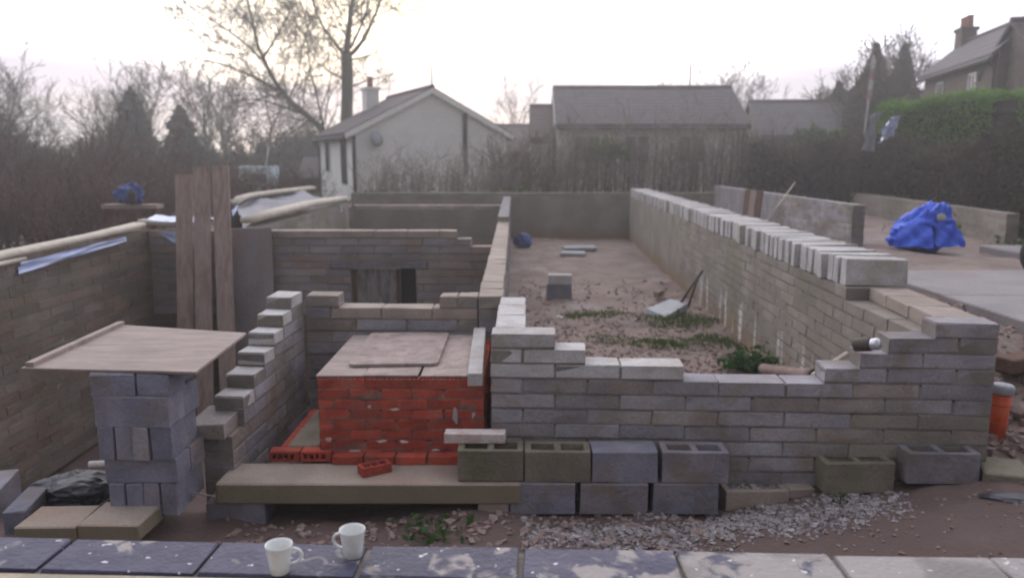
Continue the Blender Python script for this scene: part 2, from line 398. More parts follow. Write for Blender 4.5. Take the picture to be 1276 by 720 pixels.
# ------------------------------------------------------------------ ground
def sm(a, b, x):
    t = np.clip((x - a) / (b - a), 0, 1); return t * t * (3 - 2 * t)
_rs = np.random.RandomState(3)
def vnoise(x, y, f, seed):
    """value noise on numpy arrays"""
    x = x * f + seed * 17.3; y = y * f + seed * 9.1
    xi = np.floor(x).astype(int); yi = np.floor(y).astype(int); u = x - xi; v = y - yi; u = u*u*(3-2*u); v = v*v*(3-2*v)
    hsh = lambda a, b: ((np.sin(a * 127.1 + b * 311.7 + seed * 74.7) * 43758.5453) % 1.0)
    return (hsh(xi, yi)*(1-u) + hsh(xi+1, yi)*u)*(1-v) + (hsh(xi, yi+1)*(1-u) + hsh(xi+1, yi+1)*u)*v
def ground_h(x, y):
    x = np.asarray(x, float); y = np.asarray(y, float)
    z = .24 * sm(1.0, 3.3, x) * (1 - sm(5.3, 5.5, y)) - .05*(1-sm(-1.8, .2, x))*(1-sm(5.3,5.5,y)) + .10*(1-sm(-2.6,-2.1,x))*(1-sm(5.0,5.3,y))
    pit = (1 - sm(-2.10, -2.04, x)) * sm(5.25, 5.7, y) * (1 - sm(11.15, 11.25, y)) * sm(-5.35, -5.28, x)
    room = (1 - sm(-.30, -.26, x)) * sm(7.02, 7.08, y) * (1 - sm(11.15, 11.25, y)) * sm(-5.35, -5.28, x)
    z = z - 1.12 * np.maximum(pit, room)
    xr = 3.02 + np.clip(y - 6.8, 0, 17.6) * .027                         # middle of the right wall
    bank = sm(5.35, 7.0, y) * .62 + .30 * sm(5.0, 5.6, y)
    rgt = sm(xr - .05, xr + .12, x) * sm(5.15, 5.4, y)
    z = z * (1 - rgt) + rgt * (bank + .16 * sm(6.2, 7.2, y) * (1 - sm(3.6, 4.25, x)) * (1 - sm(8.6, 10, y)) * sm(5.4, 6.4, y) - .03*sm(4.2,4.4,x))
    slope = sm(4.0, 5.2, x) * (1 - sm(2, 6, y)) * 0.55
    z = np.where(x > 3.5, np.maximum(z, slope * sm(2.4, 4.5, y)), z)
    lft = 1 - sm(-5.42, -5.35, x); z = z * (1 - lft) + lft * (.75 * sm(3.5, 7, y) - .05 * np.clip(-5.5 - x, 0, 40))
    back = sm(24.56, 24.65, y); z = z * (1 - back) + back * (.95 - .05 * np.clip(-5 - x, 0, 40) + .03 * np.clip(x - 5, 0, 60))
    far = sm(60, 300, np.hypot(x, y)); z = z * (1 - far) + far * (0.0)
    near = sm(.3, .6, y) if False else 1
    amp = .05 * (1 - sm(40, 80, y)) + .02
    rough = (vnoise(x, y, 1.1, 1) - .5) * 1.0 + (vnoise(x, y, 3.4, 2) - .5) * .7 + (vnoise(x, y, 9, 3) - .5) * .45
    flat = sm(4.2, 4.4, x) * sm(5.8, 6.2, y) * (1 - sm(10.2, 10.6, y))
    return z + rough * amp * (1 - flat) * 1.2
def axis(segs):
    out = []
    for a, b, st in segs: out += list(np.arange(a, b - 1e-6, st))
    return np.array(out + [segs[-1][1]])
gx = axis([(-340,-200,35),(-200,-60,20),(-60,-12,3),(-12,-5.6,.4),(-5.6,-5.2,.05),(-5.2,-2.3,.15),(-2.3,4.6,.07),(4.6,12,.4),(12,60,3),(60,200,20),(200,341,35)])
gy = axis([(-340,-60,40),(-60,0,10),(0,2.2,.4),(2.2,7.3,.06),(7.3,11,.1),(11,11.4,.05),(11.4,24.4,.14),(24.4,24.8,.06),(24.8,40,.8),(40,100,5),(100,341,20)])
GX, GY = np.meshgrid(gx, gy, indexing='ij'); GZ = ground_h(GX, GY)
gm = MB(); gm.v = np.stack([GX, GY, GZ], -1).reshape(-1, 3).tolist(); ny = len(gy)
gm.f = [(i*ny+j, (i+1)*ny+j, (i+1)*ny+j+1, i*ny+j+1) for i in range(len(gx)-1) for j in range(ny-1)]
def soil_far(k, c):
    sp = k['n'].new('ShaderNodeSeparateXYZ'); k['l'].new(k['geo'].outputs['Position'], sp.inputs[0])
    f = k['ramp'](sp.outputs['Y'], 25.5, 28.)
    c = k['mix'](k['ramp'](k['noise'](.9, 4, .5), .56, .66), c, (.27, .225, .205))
    c = k['mix'](k['math']('MULTIPLY', k['math']('MAXIMUM', k['ramp'](sp.outputs['Y'], 5.6, 5.2), k['ramp'](sp.outputs['Z'], -.15, -.5)), .85), c, (.105, .070, .064))           # darker earth in front; gloom of the pit painted into its soil colour
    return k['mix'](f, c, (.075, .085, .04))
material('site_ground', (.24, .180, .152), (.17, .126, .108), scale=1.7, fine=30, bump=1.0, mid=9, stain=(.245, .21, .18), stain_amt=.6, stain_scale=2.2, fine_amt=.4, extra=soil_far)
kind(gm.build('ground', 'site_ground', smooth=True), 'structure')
def gz(x, y): return float(ground_h(np.array([x]), np.array([y]))[0])

# ------------------------------------------------------------------ block walls
A_ = lambda k, s, n: True
lay_wall('block_wall', 'low grey block wall across the front with steps at both ends, behind the hollow blocks', (-.215,5.42), (3.19,5.28), .215, -.006,
         [(0,.45,11),(.45,.66,10),(.66,1.335,9),(1.335,2.28,8),(2.28,2.51,9),(2.51,2.69,10),(2.69,2.99,11),(2.99,3.408,12)], 'block_grey',
         mats=lambda k, s, n: 'block_pale' if (s < 1.36 and k >= 8) else ('block_tan' if s > 2.6 and k < 6 else None))
lay_wall('return_wall', 'short pale-topped block wall running back from the left end of the front wall', (.025,5.645), (.035,6.9), .215, -.006, [(0,1.255,11)], 'block_grey',
         mats=lambda k, s, n: 'block_pale' if k >= 10 else None)
lay_wall('dividing_wall', 'long narrow block wall with cream top running from the middle to the back', (-.165,6.93), (-.33,24.35), .215, -.006, [(0,8.6,11),(8.6,17.4,12)], 'block_grey',
         indiv=lambda k, s, n: (k >= 10 and s < 9) or (k >= 7 and s < 3), mats=lambda k, s, n: 'block_buff' if k >= 10 else None)
lay_wall('cross_wall', 'grey block wall with notched top right behind the red brick chamber', (-1.915,6.98), (-.385,6.95), .215, -.006,
         [(0,.30,11),(.30,1.19,10),(1.19,1.53,11)], 'block_grey', mats=lambda k, s, n: 'block_buff' if k >= 9 and s > .4 else None)
lay_wall('stepped_wall', 'grey block wall climbing like a staircase beside the board-topped pillar', (-2.0,5.30), (-1.93,6.96), .215, -1.14,
         [(.225*i, .225*(i+1) if i < 6 else 1.655, 15 if i == 0 else 16+i) for i in range(7)], 'block_grey', indiv=lambda k, s, n: k >= 7, mats=lambda k, s, n: 'block_pale' if k-15 >= min(6, int(s/.225)) else None)
tag(link('concrete_block', block_mesh(.45,.25,.105,'block_grey',1), None, (-2.035,5.455,.468), (0,0,R(90)+.03)), 'pinkish block jutting out at the foot of the staircase of blocks beside the pillar', 'block')
# wall with the doorway
w2 = lay_wall('doorway_wall', 'brown-grey block wall with boarded doorway and lintel at the left middle', (-5.2,11.1), (-.4,11.1), .215, -1.076,
         [(0,4.3,23),(4.3,4.5,22),(4.5,4.8,21)], 'block_dark', holes=[(2.81,3.72,0,18),(2.53,3.89,18,19)], indiv=lambda k, s, n: k >= 12,
         mats=lambda k, s, n: 'block_buff' if k >= n-1 else 'block_mid')
link('lintel', bevel_mesh('lintel', MB().box(2.535,3.885,-.012,.225,1.936,2.03), 'block_blue', .008), w2)
dp = link('door_panel', bevel_mesh('door_panel', MB().box(2.815,3.50,.05,.07,0,1.92), 'osb', .003), w2)
dp.data.materials[0] = material('weathered_board', (.24, .21, .205), (.15, .13, .125), scale=6, stretch=(3,3,1), bump=.4, stain=(.30,.28,.28), stain_amt=.6, stain_scale=5)
link('gap_shade', bevel_mesh('gap_shade', MB().box(3.46,3.73,.16,.18,0,1.93), 'hedge_core', .003), w2)  # added dark sheet standing for the shade inside the doorway gap
MB().box(2.815,2.875,.03,.048,0,1.92).build('batten', 'dark_wood', dp); MB().box(3.44,3.495,.03,.048,0,1.92).build('batten', 'dark_wood', dp)
lay_wall('left_wall', 'dark tall block wall along the left edge under long cream timbers', (-5.2,6.4), (-5.2,11.32), .215, -1.076, [(0,4.92,23)], 'block_dark')
# far part of the left side: two leaves with a grey sheet between them
lay_wall('inner_leaf_wall', 'short block wall under a pale timber behind the doorway wall at left', (-4.25,12.6), (-4.35,20.2), .215, -.006, [(0,7.6,12)], 'block_tan', indiv=lambda k, s, n: k >= 9 and s < 3.5)
lay_wall('outer_leaf_wall', 'block wall under a bent pale pole farther left behind the doorway wall', (-6.3,17.2), (-6.9,25), .215, .3, [(0,7.8,11)], 'block_tan', indiv=lambda k, s, n: False)
lay_wall('rear_cross_wall', 'pale-topped block wall crossing near the back left', (-4.1,19.5), (-.5,19.5), .215, -.006, [(0,3.6,12)], 'block_tan', indiv=lambda k, s, n: k >= 11,
         mats=lambda k, s, n: 'block_buff' if k >= 11 else None)
lay_wall('back_wall', 'block wall closing the far end of the foundations below the hedge', (-5.2,24.5), (7.4,24.5), .215, -.006, [(0,12.6,13)], 'block_tan',
         indiv=lambda k, s, n: k >= 11)
# right retaining wall, a thin front stretch and the long thick stretch under the standing blocks
lay_wall('corner_wall', 'single cream-topped course of blocks running back from the right front corner', (2.865,5.50), (2.965,6.8), .32, 1.171, [(0,1.30,1)], 'block_tan',
         side=-1, mats=lambda k, s, n: 'block_buff')
RW = lambda Y: 2.775 + (Y - 6.8) * .027
lay_wall('retaining_wall', 'long stained block wall on the right carrying the row of standing blocks', (RW(5.5),5.50), (RW(24.3),24.3), .47, -.006, [(0,1.305,11),(1.305,18.8,12)], 'block_tan',
         side=-1, indiv=lambda k, s, n: s < 9.6 and k < 12)
lay_wall('parallel_wall', 'low grey block wall beside the driveway with a brown board leaning on it', (5.65,13.8), (5.8,24.45), .215, .85, [(0,10.6,7)], 'block_grey', side=-1, indiv=lambda k, s, n: s < 4.5)
lay_wall('boundary_wall', 'low dark block wall under the hedge behind the blue tarpaulin', (8.45,14.1), (9.7,25.5), .215, .8, [(0,11.4,6)], 'block_tan', indiv=lambda k, s, n: s < 5, side=-1)

# standing blocks on the right wall: each dry block is a thing
rc = random.Random(11); Y = 6.86; i = 0; cope_me = [block_mesh(.53, .122, .235, 'block_pale', v, .007) for v in range(3)]
while Y < 24.1:
    ang = math.atan(.027)
    o = link('concrete_block', cope_me[i % 3], None, (RW(Y) + .265 + rc.uniform(-.035,.035), Y, 1.279), (rc.uniform(-.03,.03), rc.uniform(-.012,.012), -ang + rc.uniform(-.05,.05)), (1, rc.uniform(.85,1.12), rc.uniform(.97,1.03)))
    tag(o, 'pale block standing on edge nearest the front, with its whole broad face showing' if i == 0 else 'pale block standing on edge in the long close row along the right wall top',
        'block', 'blocks standing in a row on the right wall')
    if i == 0: o.location.x = RW(Y)+.272; o.rotation_euler.z = -.01
    Y += .163 + (.025 if rc.random() < .15 else 0); i += 1

# ------------------------------------------------------------------ near wall with mugs
nw = lay_wall('near_wall', 'wall in front of the camera with flaking blue-black painted top carrying two mugs', (-2.6,2.118), (3.2,1.938), .182, -.064, [(0,5.8,12)], 'block_grey',
         indiv=lambda k, s, n: k >= 10, mats=lambda k, s, n: 'painted_slab' if k >= 11 else None, shift=.12, piece='coping_slab')
link('ledge', bevel_mesh('ledge', MB().box(.0,2.70,-.16,-.004,1.17,1.277), 'ledge', .008), nw)
def mug(name, loc, rz, label):
    t = thing(name, label, 'mug', loc, rz, 'white mugs on the near wall'); t.scale = (.87,)*3
    m = MB().lathe([(0,.004),(.026,.004),(.029,0),(.031,.002),(.0335,.03),(.0375,.06),(.042,.088),(.0433,.094),(.0425,.096),(.0405,.094),(.0385,.086),(.034,.055),(.030,.02),(.0285,.012),(0,.010)], 36)
    m.build('cup', 'china', t, True)
    pts = [(.036,0,.076)] + [(.036+.033*math.sin(a)*1.0, 0, .050+.026*math.cos(a)) for a in [k*math.pi/9 for k in range(1,9)]] + [(.031,0,.022)]
    h = MB().tube(pts, [.0055]*10, 8); h.build('handle', 'china', t, True)
    MB().lathe([(0,.0125),(.0286,.0125)], 24).build('dregs', 'tea_stain', t, True)
    return t
zc = 1.2205
p = onZ(349,712,zc); mug('mug', (p.x, p.y, zc), .25, 'white mug on the near wall with its handle to the right')
p = onZ(440,692,zc); mug('mug', (p.x, p.y, zc), math.pi-.2, 'white mug on the near wall with its handle to the left')

# ------------------------------------------------------------------ hollow blocks in front of the wall
HC = [(.042,.198,.042,.168),(.242,.398,.042,.168)]
hollow_me = {}
def hollow(mat, L=.44, name='hollow_block'):
    k = (mat, L)
    if k not in hollow_me:
        s = L/.44; hollow_me[k] = bevel_mesh(name, hollow_mb(L, .215, .215, [(a*s,b*s,c,d) for a,b,c,d in HC], .19), mat, .005, .002, 3)
    return hollow_me[k]
def solid(mat, L=.44, D=.215, H=.215, v=0): return block_mesh(L, D, H, mat, v, .006)
G1 = 'hollow blocks lined up in front of the low wall'
def put(me, loc, rz, label, cat, group=None, name=None, rx=0, ry=0):
    return tag(link(name or me.name.split('.')[0], me, None, loc, (rx, ry, rz)), label, cat, group)
put(hollow('block_moss'), (-.205,5.115,.224), .01, 'mossy hollow block with a pale brick on top, on the slab end', 'block', G1)
put(hollow('block_moss'), (.245,5.115,.218), -.01, 'brownish hollow block with two open cells, second from left in the upper row', 'block', G1)
put(solid('block_blue'), (.695,5.12,.218), .005, 'solid-topped block with dusty pink top between two open hollow blocks', 'block', G1, 'solid_block')
put(hollow('block_blue'), (1.165,5.115,.218), -.015, 'bluish grey hollow block at the right end of the upper row', 'block', G1)
put(solid('block_buff', .2), (-.185,5.10,.0), .0, 'half block propping the right end of the mossy slab', 'block', G1, 'half_block')
put(solid('block_blue', .44, v=1), (.145,5.10,0), .01, 'grey block at the left of the bottom row under the hollow blocks', 'block', G1, 'solid_block')
put(solid('block_blue', .45, v=2), (.622,5.10,0), -.008, 'dark blue-grey block in the middle of the bottom row', 'block', G1, 'solid_block')
put(solid('block_blue', .44, v=0), (1.105,5.11,.0), .01, 'grey block at the right of the bottom row beside the gravel', 'block', G1, 'solid_block')
put(hollow('block_buff'), (1.62,5.22,-.095), .05, 'sunken block filled with gravel between the rows of hollow blocks', 'block', G1)
put(bevel_mesh('paving_piece', MB().box(-.09,.09,0,.30,0,.07), 'block_buff', .006), (1.93,5.24,.06), .12, 'small broken slab lying beside the gravel-filled block', 'slab')
put(hollow('block_moss', .475), (2.285,5.17,gz(2.285,5.2)+.0), .04, 'mossy brown hollow block standing on the ground right of the gravel', 'block', G1)
put(hollow('block_blue', .475), (2.82,5.13,gz(2.82,5.1)-.01), -.02, 'dark blue hollow block at the right end on the ground', 'block', G1)
put(bevel_mesh('old_slab', MB().box(-.14,.14,0,.34,0,.10), 'block_moss', .012), (3.2,5.05,gz(3.2,5.2)-.03), -.35, 'old mossy concrete slab half buried beside the right hollow block', 'slab')

# slab, loose bricks
put(bevel_mesh('lintel_slab', MB().box(-2.05,.0,0,.365,0,.15), 'slab', .012, .004), (0,5.085,.07), .006, 'long mossy concrete slab bridging the gap in front of the red brick chamber', 'slab')
put(solid('block_blue', .40, .215, .18), (-1.93,5.10,-.112), .03, 'grey block holding up the left end of the mossy slab', 'block', None, 'solid_block')
slot3 = [(.025,.075,.02,.0825),(.085,.13,.02,.0825),(.14,.19,.02,.0825)]
br_me = bevel_mesh('red_brick', hollow_mb(.215,.1025,.065,slot3,.05), 'red_brick', .003, .001)
p = onZ(472,588,.222); put(br_me, (p.x, p.y-.05, .222), .55, 'loose red brick with three slots lying on the mossy slab', 'brick', None, 'red_brick')
pale_me = bevel_mesh('pale_brick', MB().box(-.21,.21,-.05,.05,0,.072), 'block_pale', .005, .003); pale_me.materials[0] = material('pink_brick', (.52,.36,.31), (.62,.56,.54), scale=9, bump=.4)
p = onZ(592,551,.44); put(pale_me, (p.x, p.y+.02, .441), -.02, 'pale pink half-whitened brick lying on the mossy hollow block', 'brick', None, 'pale_brick')

# ------------------------------------------------------------------ red brick chamber
ch = thing('brick_chamber', 'square red brick inspection chamber with boards laid over its top', 'brick chamber', (-.855,5.5,.222))
def side_wall(A, B):
    s = lay_wall('side_wall', 'side', A, B, .1025, .222, [(0, (Vector(B)-Vector(A)).length, 8)], 'red_brick', h=.075, L=.225, piece='brick', mortar='brick_mortar', cat='wall')
    for k in ('label', 'category'): del s[k]
    s.parent = ch; s.matrix_parent_inverse = Matrix.Translation((.855,-5.5,-.222)); return s
side_wall((-1.45,5.5), (-.262,5.5)); side_wall((-1.3475,5.605), (-1.3475,6.84)); side_wall((-.262,5.605), (-.262,6.84))
tick = bevel_mesh('brick', hollow_mb(.215,.1025,.065,[(.012+.029*k_,.026+.029*k_,.008,.045) for k_ in range(7)],.04), 'red_brick', .0015, .0005)
for sw_ in ch.children:
    for b_ in sw_.children:
        if b_.name.startswith('brick') and b_.location.z > .52 and abs(sw_.rotation_euler.z) < .1: b_.scale.x *= max(v.co.x for v in b_.data.vertices)/.1075*.985; b_.data = tick
# lumps of mortar stuck on its face
rr = random.Random(5)
for cx, cz, w_, h_ in ((-.47,.55,.035,.13),(-.34,.56,.03,.06),(-1.0,.36,.09,.03),(-.84,.36,.06,.025),(-1.38,.37,.05,.04),(-1.08,.62,.03,.03),(-.9,.6,.09,.02),(-.62,.3,.07,.02),(-1.2,.29,.08,.025)):
    n_ = 9; mm = MB(); mm.v.append((cx, 5.490, cz))
    for j in range(n_):
        t = 2*math.pi*j/n_; q = rr.uniform(.6,1.25); mm.v.append((cx + w_/2*q*math.cos(t), 5.4985, cz + h_/2*q*math.sin(t)))
    for j in range(n_): mm.f.append((0, 1+(j+1) % n_, 1+j))
    mm.build('mortar_smear', 'block_pale' if cx > -.5 else 'pink_brick', ch, loc=(.855,-5.5,-.222))
# footing of bricks on edge with their holes to the front, left of the chamber
lg = thing('brick_footing', 'low ledge of holed red bricks and mortar at the left foot of the brick chamber', 'brick ledge', (-1.58,5.46,.222))
hb = hollow_mb(.215,.075,.1025,[(.02,.05,.018,.057),(.062,.092,.018,.057),(.104,.134,.018,.057),(.146,.176,.018,.057)],.05)
hb.v = [(x, -z + .1025, y) for x, y, z in hb.v]                        # cells turned to face the front
hb_me = bevel_mesh('brick', hb, 'red_brick', .002, .001)
for k in range(2): link('brick', hb_me, lg, (-.115 + .225*k, 0, 0), (0,0,0))
for k in range(4):
    for s_ in (0,): link('brick', hb_me, lg, (-.17, .22+.225*k, 0), (0,0,-math.pi/2))
lo = MB().box(-.12,.11,.10,.95,0,.088); link('mortar_bed', bevel_mesh('mortar_bed', lo, 'block_moss', .01, .004), lg)
kf = thing('brick_course', 'row of dusty red bricks laid along the front foot of the chamber', 'brick course', (-.9,5.40,.222))
bk = bevel_mesh('brick', MB().box(-.1075,.1075,0,.09,0,.065), 'red_brick', .004, .002)
for k in range(5): link('brick', bk, kf, (-.33+.225*k, .005*(k % 2), .0), (0,0,rr.uniform(-.02,.02)))
# boards over the chamber
bt = .018
def sheet(name, x0, x1, y0, y1, z, mat, label, rz=0, cat='board', t=bt, group='boards covering the brick chamber'):
    me = bevel_mesh(name, MB().box(-(x1-x0)/2,(x1-x0)/2,-(y1-y0)/2,(y1-y0)/2,0,t), mat, .003, .0015)
    return put(me, ((x0+x1)/2,(y0+y1)/2,z), rz, label, cat, group, name)
sheet('wooden_board', -1.47, -1.135, 5.525, 6.86, .823, 'plywood', 'pale board under the left edge of the top sheet on the chamber', .01)
sheet('wooden_board', -1.125, -.735, 5.535, 6.88, .825, 'osb', 'board in the middle of the chamber top, mostly under the upper sheet', -.004)
sheet('wooden_board', -.725, -.375, 5.53, 6.88, .824, 'osb', 'speckled board along the right of the chamber top', .012)
rb = MB(); nn = 6; pts = []
for cx, cy, a0 in ((.29,.50,0),(-.29,.50,90),(-.29,-.50,180),(.27,-.48,270)):
    for j in range(nn+1): t = R(a0 + 90*j/nn); pts.append((cx+.05*math.cos(t), cy+.05*math.sin(t)))
k0 = len(pts); rb.v = [(x,y,0) for x,y in pts] + [(x,y,.02) for x,y in pts]
rb.f = [tuple(reversed(range(k0))), tuple(range(k0,2*k0))] + [(j,(j+1)%k0,k0+(j+1)%k0,k0+j) for j in range(k0)]
put(rb.mesh('wooden_board','osb'), (-.955,6.3,.8475), .03, 'upper sheet with rounded corners lying on the other chamber boards', 'board', 'boards covering the brick chamber', 'wooden_board')
put(bevel_mesh('concrete_lintel', MB().box(-.052,.052,0,1.5,0,.095), 'block_pale', .006, .003), (-.315,5.31,.826), .03, 'narrow white speckled lintel lying along the right edge of the chamber', 'lintel')

# ------------------------------------------------------------------ stacked pillar and board on top
G2 = 'blocks stacked up as a pillar under the board'
end_me = [block_mesh(.102,.44,.215,'block_blue',v,.006) for v in range(3)]
px0 = -2.595
for k in range(4):
    put(end_me[k % 3], (px0+.05+.108*k, 4.76+(.01 if k == 3 else 0), .13), .01*(k-1), ['block on end at the left of the bottom layer of the pillar','block on end second from left at the pillar foot','block on end third from left at the pillar foot','block on end at the right of the bottom layer of the pillar'][k], 'block', G2, 'concrete_block')
for k, (yy, lb) in enumerate(((4.765,'broad block in the second layer of the pillar, facing front'),(4.99,'broad block in the second layer of the pillar, behind the front one'))):
    put(block_mesh(.45,.215,.155,'block_blue',k), (-2.385,yy,.346), .015*(1-2*k), lb, 'block', G2, 'concrete_block')
for k in range(4):
    put(block_mesh(.102 if k < 3 else .13,.44,.215,'block_grey' if k == 2 else 'block_blue',k % 3), (-2.585+.11*k+(.015 if k == 3 else 0), 4.755-(.015 if k == 2 else 0), .502), [.0,.01,-.015,.06][k],
        ['block on end at the left of the middle pillar layer','block on end left of the pale one in the middle pillar layer','paler block on end sticking out of the middle pillar layer','wide block on end at the right of the middle pillar layer'][k], 'block', G2, 'concrete_block')
for k, (yy, lb) in enumerate(((4.75,'long smooth block in the fourth pillar layer facing front'),(4.975,'long block in the fourth pillar layer behind the front one'))):
    put(block_mesh(.47,.215,.195,'block_blue',k+1), (-2.41,yy,.718), -.02, lb, 'block', G2, 'concrete_block')
put(block_mesh(.27,.215,.14,'block_blue',0), (-2.52,4.755,.914), .03, 'left block of the top pillar layer just under the board', 'block', G2, 'concrete_block')
put(block_mesh(.20,.215,.14,'block_blue',1), (-2.27,4.76,.914), -.05, 'right block of the top pillar layer just under the board', 'block', G2, 'concrete_block')
for k in range(3):
    put(block_mesh(.10,.215,.14,'block_blue',2), (-2.55+.14*k,4.99,.914), .02*k, 'block on edge at the back of the top pillar layer', 'block', G2, 'concrete_block')
tb = MB(); cs = [(-3.12,4.82),(-1.99,4.74),(-2.06,5.86),(-3.19,6.16)]
tb.hexa([(x,y,1.058) for x,y in cs] + [(x,y,1.076) for x,y in cs])
bd = put(bevel_mesh('wooden_board', tb, 'plywood', .002, .001), (0,0,0), 0, 'large pale board with a raised left edge lying on the block pillar', 'board', None, 'wooden_board')
e0, e1 = Vector((-3.10,4.84,1.077)), Vector((-3.165,6.14,1.077)); dd = Vector((.05,.002,0))
MB().hexa([e0,e0+dd,e1+dd,e1] + [q+Vector((0,0,.028)) for q in (e0,e0+dd,e1+dd,e1)]).build('edge_strip', 'plywood', bd)

# left bottom: blocks, slabs, black plastic, pipe
zl = lambda x, y: gz(x, y)
put(block_mesh(.13,.42,.19,'block_blue',1), (-3.13,4.63,.02), .2, 'pale narrow block set on edge at the left, in front of the black plastic', 'block', None, 'concrete_block')
put(block_mesh(.16,.42,.19,'block_blue',2), (-3.46,4.86,.04), .28, 'narrow block cut by the left picture edge beside black plastic', 'block', None, 'concrete_block')
put(bevel_mesh('mossy_slab', MB().box(-.19,.19,0,.30,0,.10), 'slab', .01, .004), (-2.86,4.50,.08), .03, 'mossy slab between the narrow blocks and the next slab at left', 'slab')
put(bevel_mesh('mossy_slab', MB().box(-.19,.19,0,.33,0,.11), 'slab', .01, .004), (-2.48,4.50,.085), -.02, 'mossy slab touching the pillar foot at left', 'slab')
def crumple(name, mat, loc, size, label, cat, seed, sub=4, amp=.35, smooth=False, pleat=0):
    bm = bmesh.new(); bmesh.ops.create_icosphere(bm, subdivisions=sub, radius=1)
    P = np.array([v.co[:] for v in bm.verts]); r = np.random.RandomState(seed)
    d = np.zeros(len(P))
    for k in range(26):                                            # folded, ridged relief
        a = r.normal(size=3); a /= np.linalg.norm(a); f = r.uniform(2,5) if k < 12 else r.uniform(6,15); d += (1-np.abs(np.sin(P@a*f + r.uniform(0,6))))**1.5*r.uniform(.4,1)/f**.6
    if pleat: d += pleat*np.abs(np.sin(np.arctan2(P[:,1]+.1, P[:,0]-.25)*6 + 2*P[:,2]))*(1-.5*np.abs(P[:,2]))
    d = (d-d.min())/(d.max()-d.min())
    for v, k in zip(bm.verts, d):
        q = v.co*(1-amp+amp*k); q.z = max(q.z, -.72); v.co = Vector((q.x*size[0], q.y*size[1], (q.z+.72)/1.72*size[2]))
    me = bpy.data.meshes.new(name); bm.to_mesh(me); bm.free(); me.materials.append(MATS[mat])
    if smooth: me.polygons.foreach_set('use_smooth', [True]*len(me.polygons))
    return tag(link(name, me, None, loc), label, cat)
crumple('plastic_sheet', 'black_plastic', (-3.0,5.12,.05), (.36,.22,.24), 'crumpled black plastic sheeting heaped behind the narrow pale block', 'plastic sheet', 4)
pp = MB().tube([(-.16,0,0),(.16,.02,.01)], .022, 12); t_ = put(pp.mesh('pipe_offcut','sign_pale',True), (-2.75,5.12,.33), .0, 'short pale pinkish pipe lying on the black plastic left of the pillar', 'pipe', None, 'pipe_offcut')
tw = MB()
for k in range(9): tw.tube([(-2.8+.03*k, 4.9+.02*k, .1),( -2.6+.05*k, 4.95+.03*rr.random(), .2+.03*rr.random()),(-2.5+.06*k,5.0,.16)], .004, 4)
kind(tag(tw.build('dead_stalks', 'twig_pale'), 'thin dry stalks poking out beside the pillar foot', 'stalks'), 'stuff')

# ------------------------------------------------------------------ planks, sheets and timbers on the left
def plank(x, top, foot, w, tilt, label):
    L = (Vector(top) - Vector(foot)).length; d = (Vector(top)-Vector(foot)).normalized()
    me = bevel_mesh('plank', MB().box(-w/2,w/2,-.019,.019,0,L), 'plank_wood', .003, .001)
    o = put(me, foot, 0, label, 'plank', 'planks leaning on the doorway wall', 'plank')
    q = d.to_track_quat('Z', 'Y'); zx = Vector((1,0,0)); zx = (zx - d*zx.dot(d)).normalized(); yv = d.cross(zx)
    o.matrix_world = Matrix.Translation(foot) @ Matrix((zx, yv, d)).transposed().to_4x4() @ Matrix.Rotation(tilt, 4, 'Z')
    return o
plank(0, onY(229,218,10.99), (-4.53,10.42,-1.08), .222, .06, 'reddish plank, leftmost and shortest of the three leaning planks')
plank(0, onY(251,208,10.96), (-4.225,10.28,-1.08), .222, -.05, 'middle plank of the three leaning on the wall')
plank(0, onY(274.5,207,10.97), (-3.925,10.34,-1.08), .222, .03, 'rightmost plank of the three leaning on the wall')
gs = MB(); c_, d_ = onY(338,283,11.07), onY(284,285,11.07); a, b = Vector((d_.x+.02,10.72,-1.05)), Vector((c_.x+.08,10.72,-1.05))
gs.hexa([a,b,b+Vector((0,.03,0)),a+Vector((0,.03,0)),d_,c_,c_+Vector((0,.025,0)),d_+Vector((0,.025,0))])
put(bevel_mesh('leaning_panel', gs, 'block_mid', .004, .002), (0,0,0), 0, 'bluish grey stained panel leaning on the wall right of the planks', 'panel', None, 'leaning_panel')
def timber(name, pts, rad, mat, label, cat, group=None, n=10, flat=.8):
    m = MB().tube(pts, rad, n)
    if flat != 1 and isinstance(rad, list):                         # wider than high
        k_ = 0
        for p_, r_q in zip(pts, rad):
            for j_ in range(n):
                v = Vector(m.v[k_]); p2 = Vector(p_); dz_ = v.z-p2.z; v.z = p2.z + max(-.48*r_q, min(.48*r_q, dz_)); o_ = v-p2
                v.x = p2.x+o_.x*1.35; v.y = p2.y+o_.y*1.35; m.v[k_] = tuple(v); k_ += 1
    return tag(m.build(name, mat, None, True), label, cat, group)
G3 = 'pale timbers along the wall tops at left'
timber('timber_pole', [(-5.29,6.5,1.37),(-5.30,7.6,1.385),(-5.31,8.6,1.40),(-5.30,9.8,1.425),(-5.29,11.05,1.47)], [.075,.08,.075,.07,.075], 'cream_timber', 'long cream rounded timber lying along the left wall top', 'timber', G3)
timber('timber_pole', [(-5.18,6.5,1.33),(-5.2,7.3,1.33),(-5.24,8.3,1.335)], [.05,.05,.04], 'cream_timber', 'short lower timber at the left picture edge beside the long one', 'timber', G3)
timber('timber_pole', [(-5.35,11.2,1.50),(-4.9,11.22,1.47),(-4.42,11.25,1.45)], [.075,.08,.07], 'cream_timber', 'cream timber crossing from the wall corner to the leaning planks', 'timber', G3)
timber('timber_pole', [tuple(onY(308,275,12.7)),tuple(onY(345,264,14.5)),tuple(onY(385,254,17)),tuple(onY(427,247,20))], [.09,.11,.12,.10], 'cream_timber', 'pale timber sloping up along the inner wall behind the doorway wall', 'timber', G3)
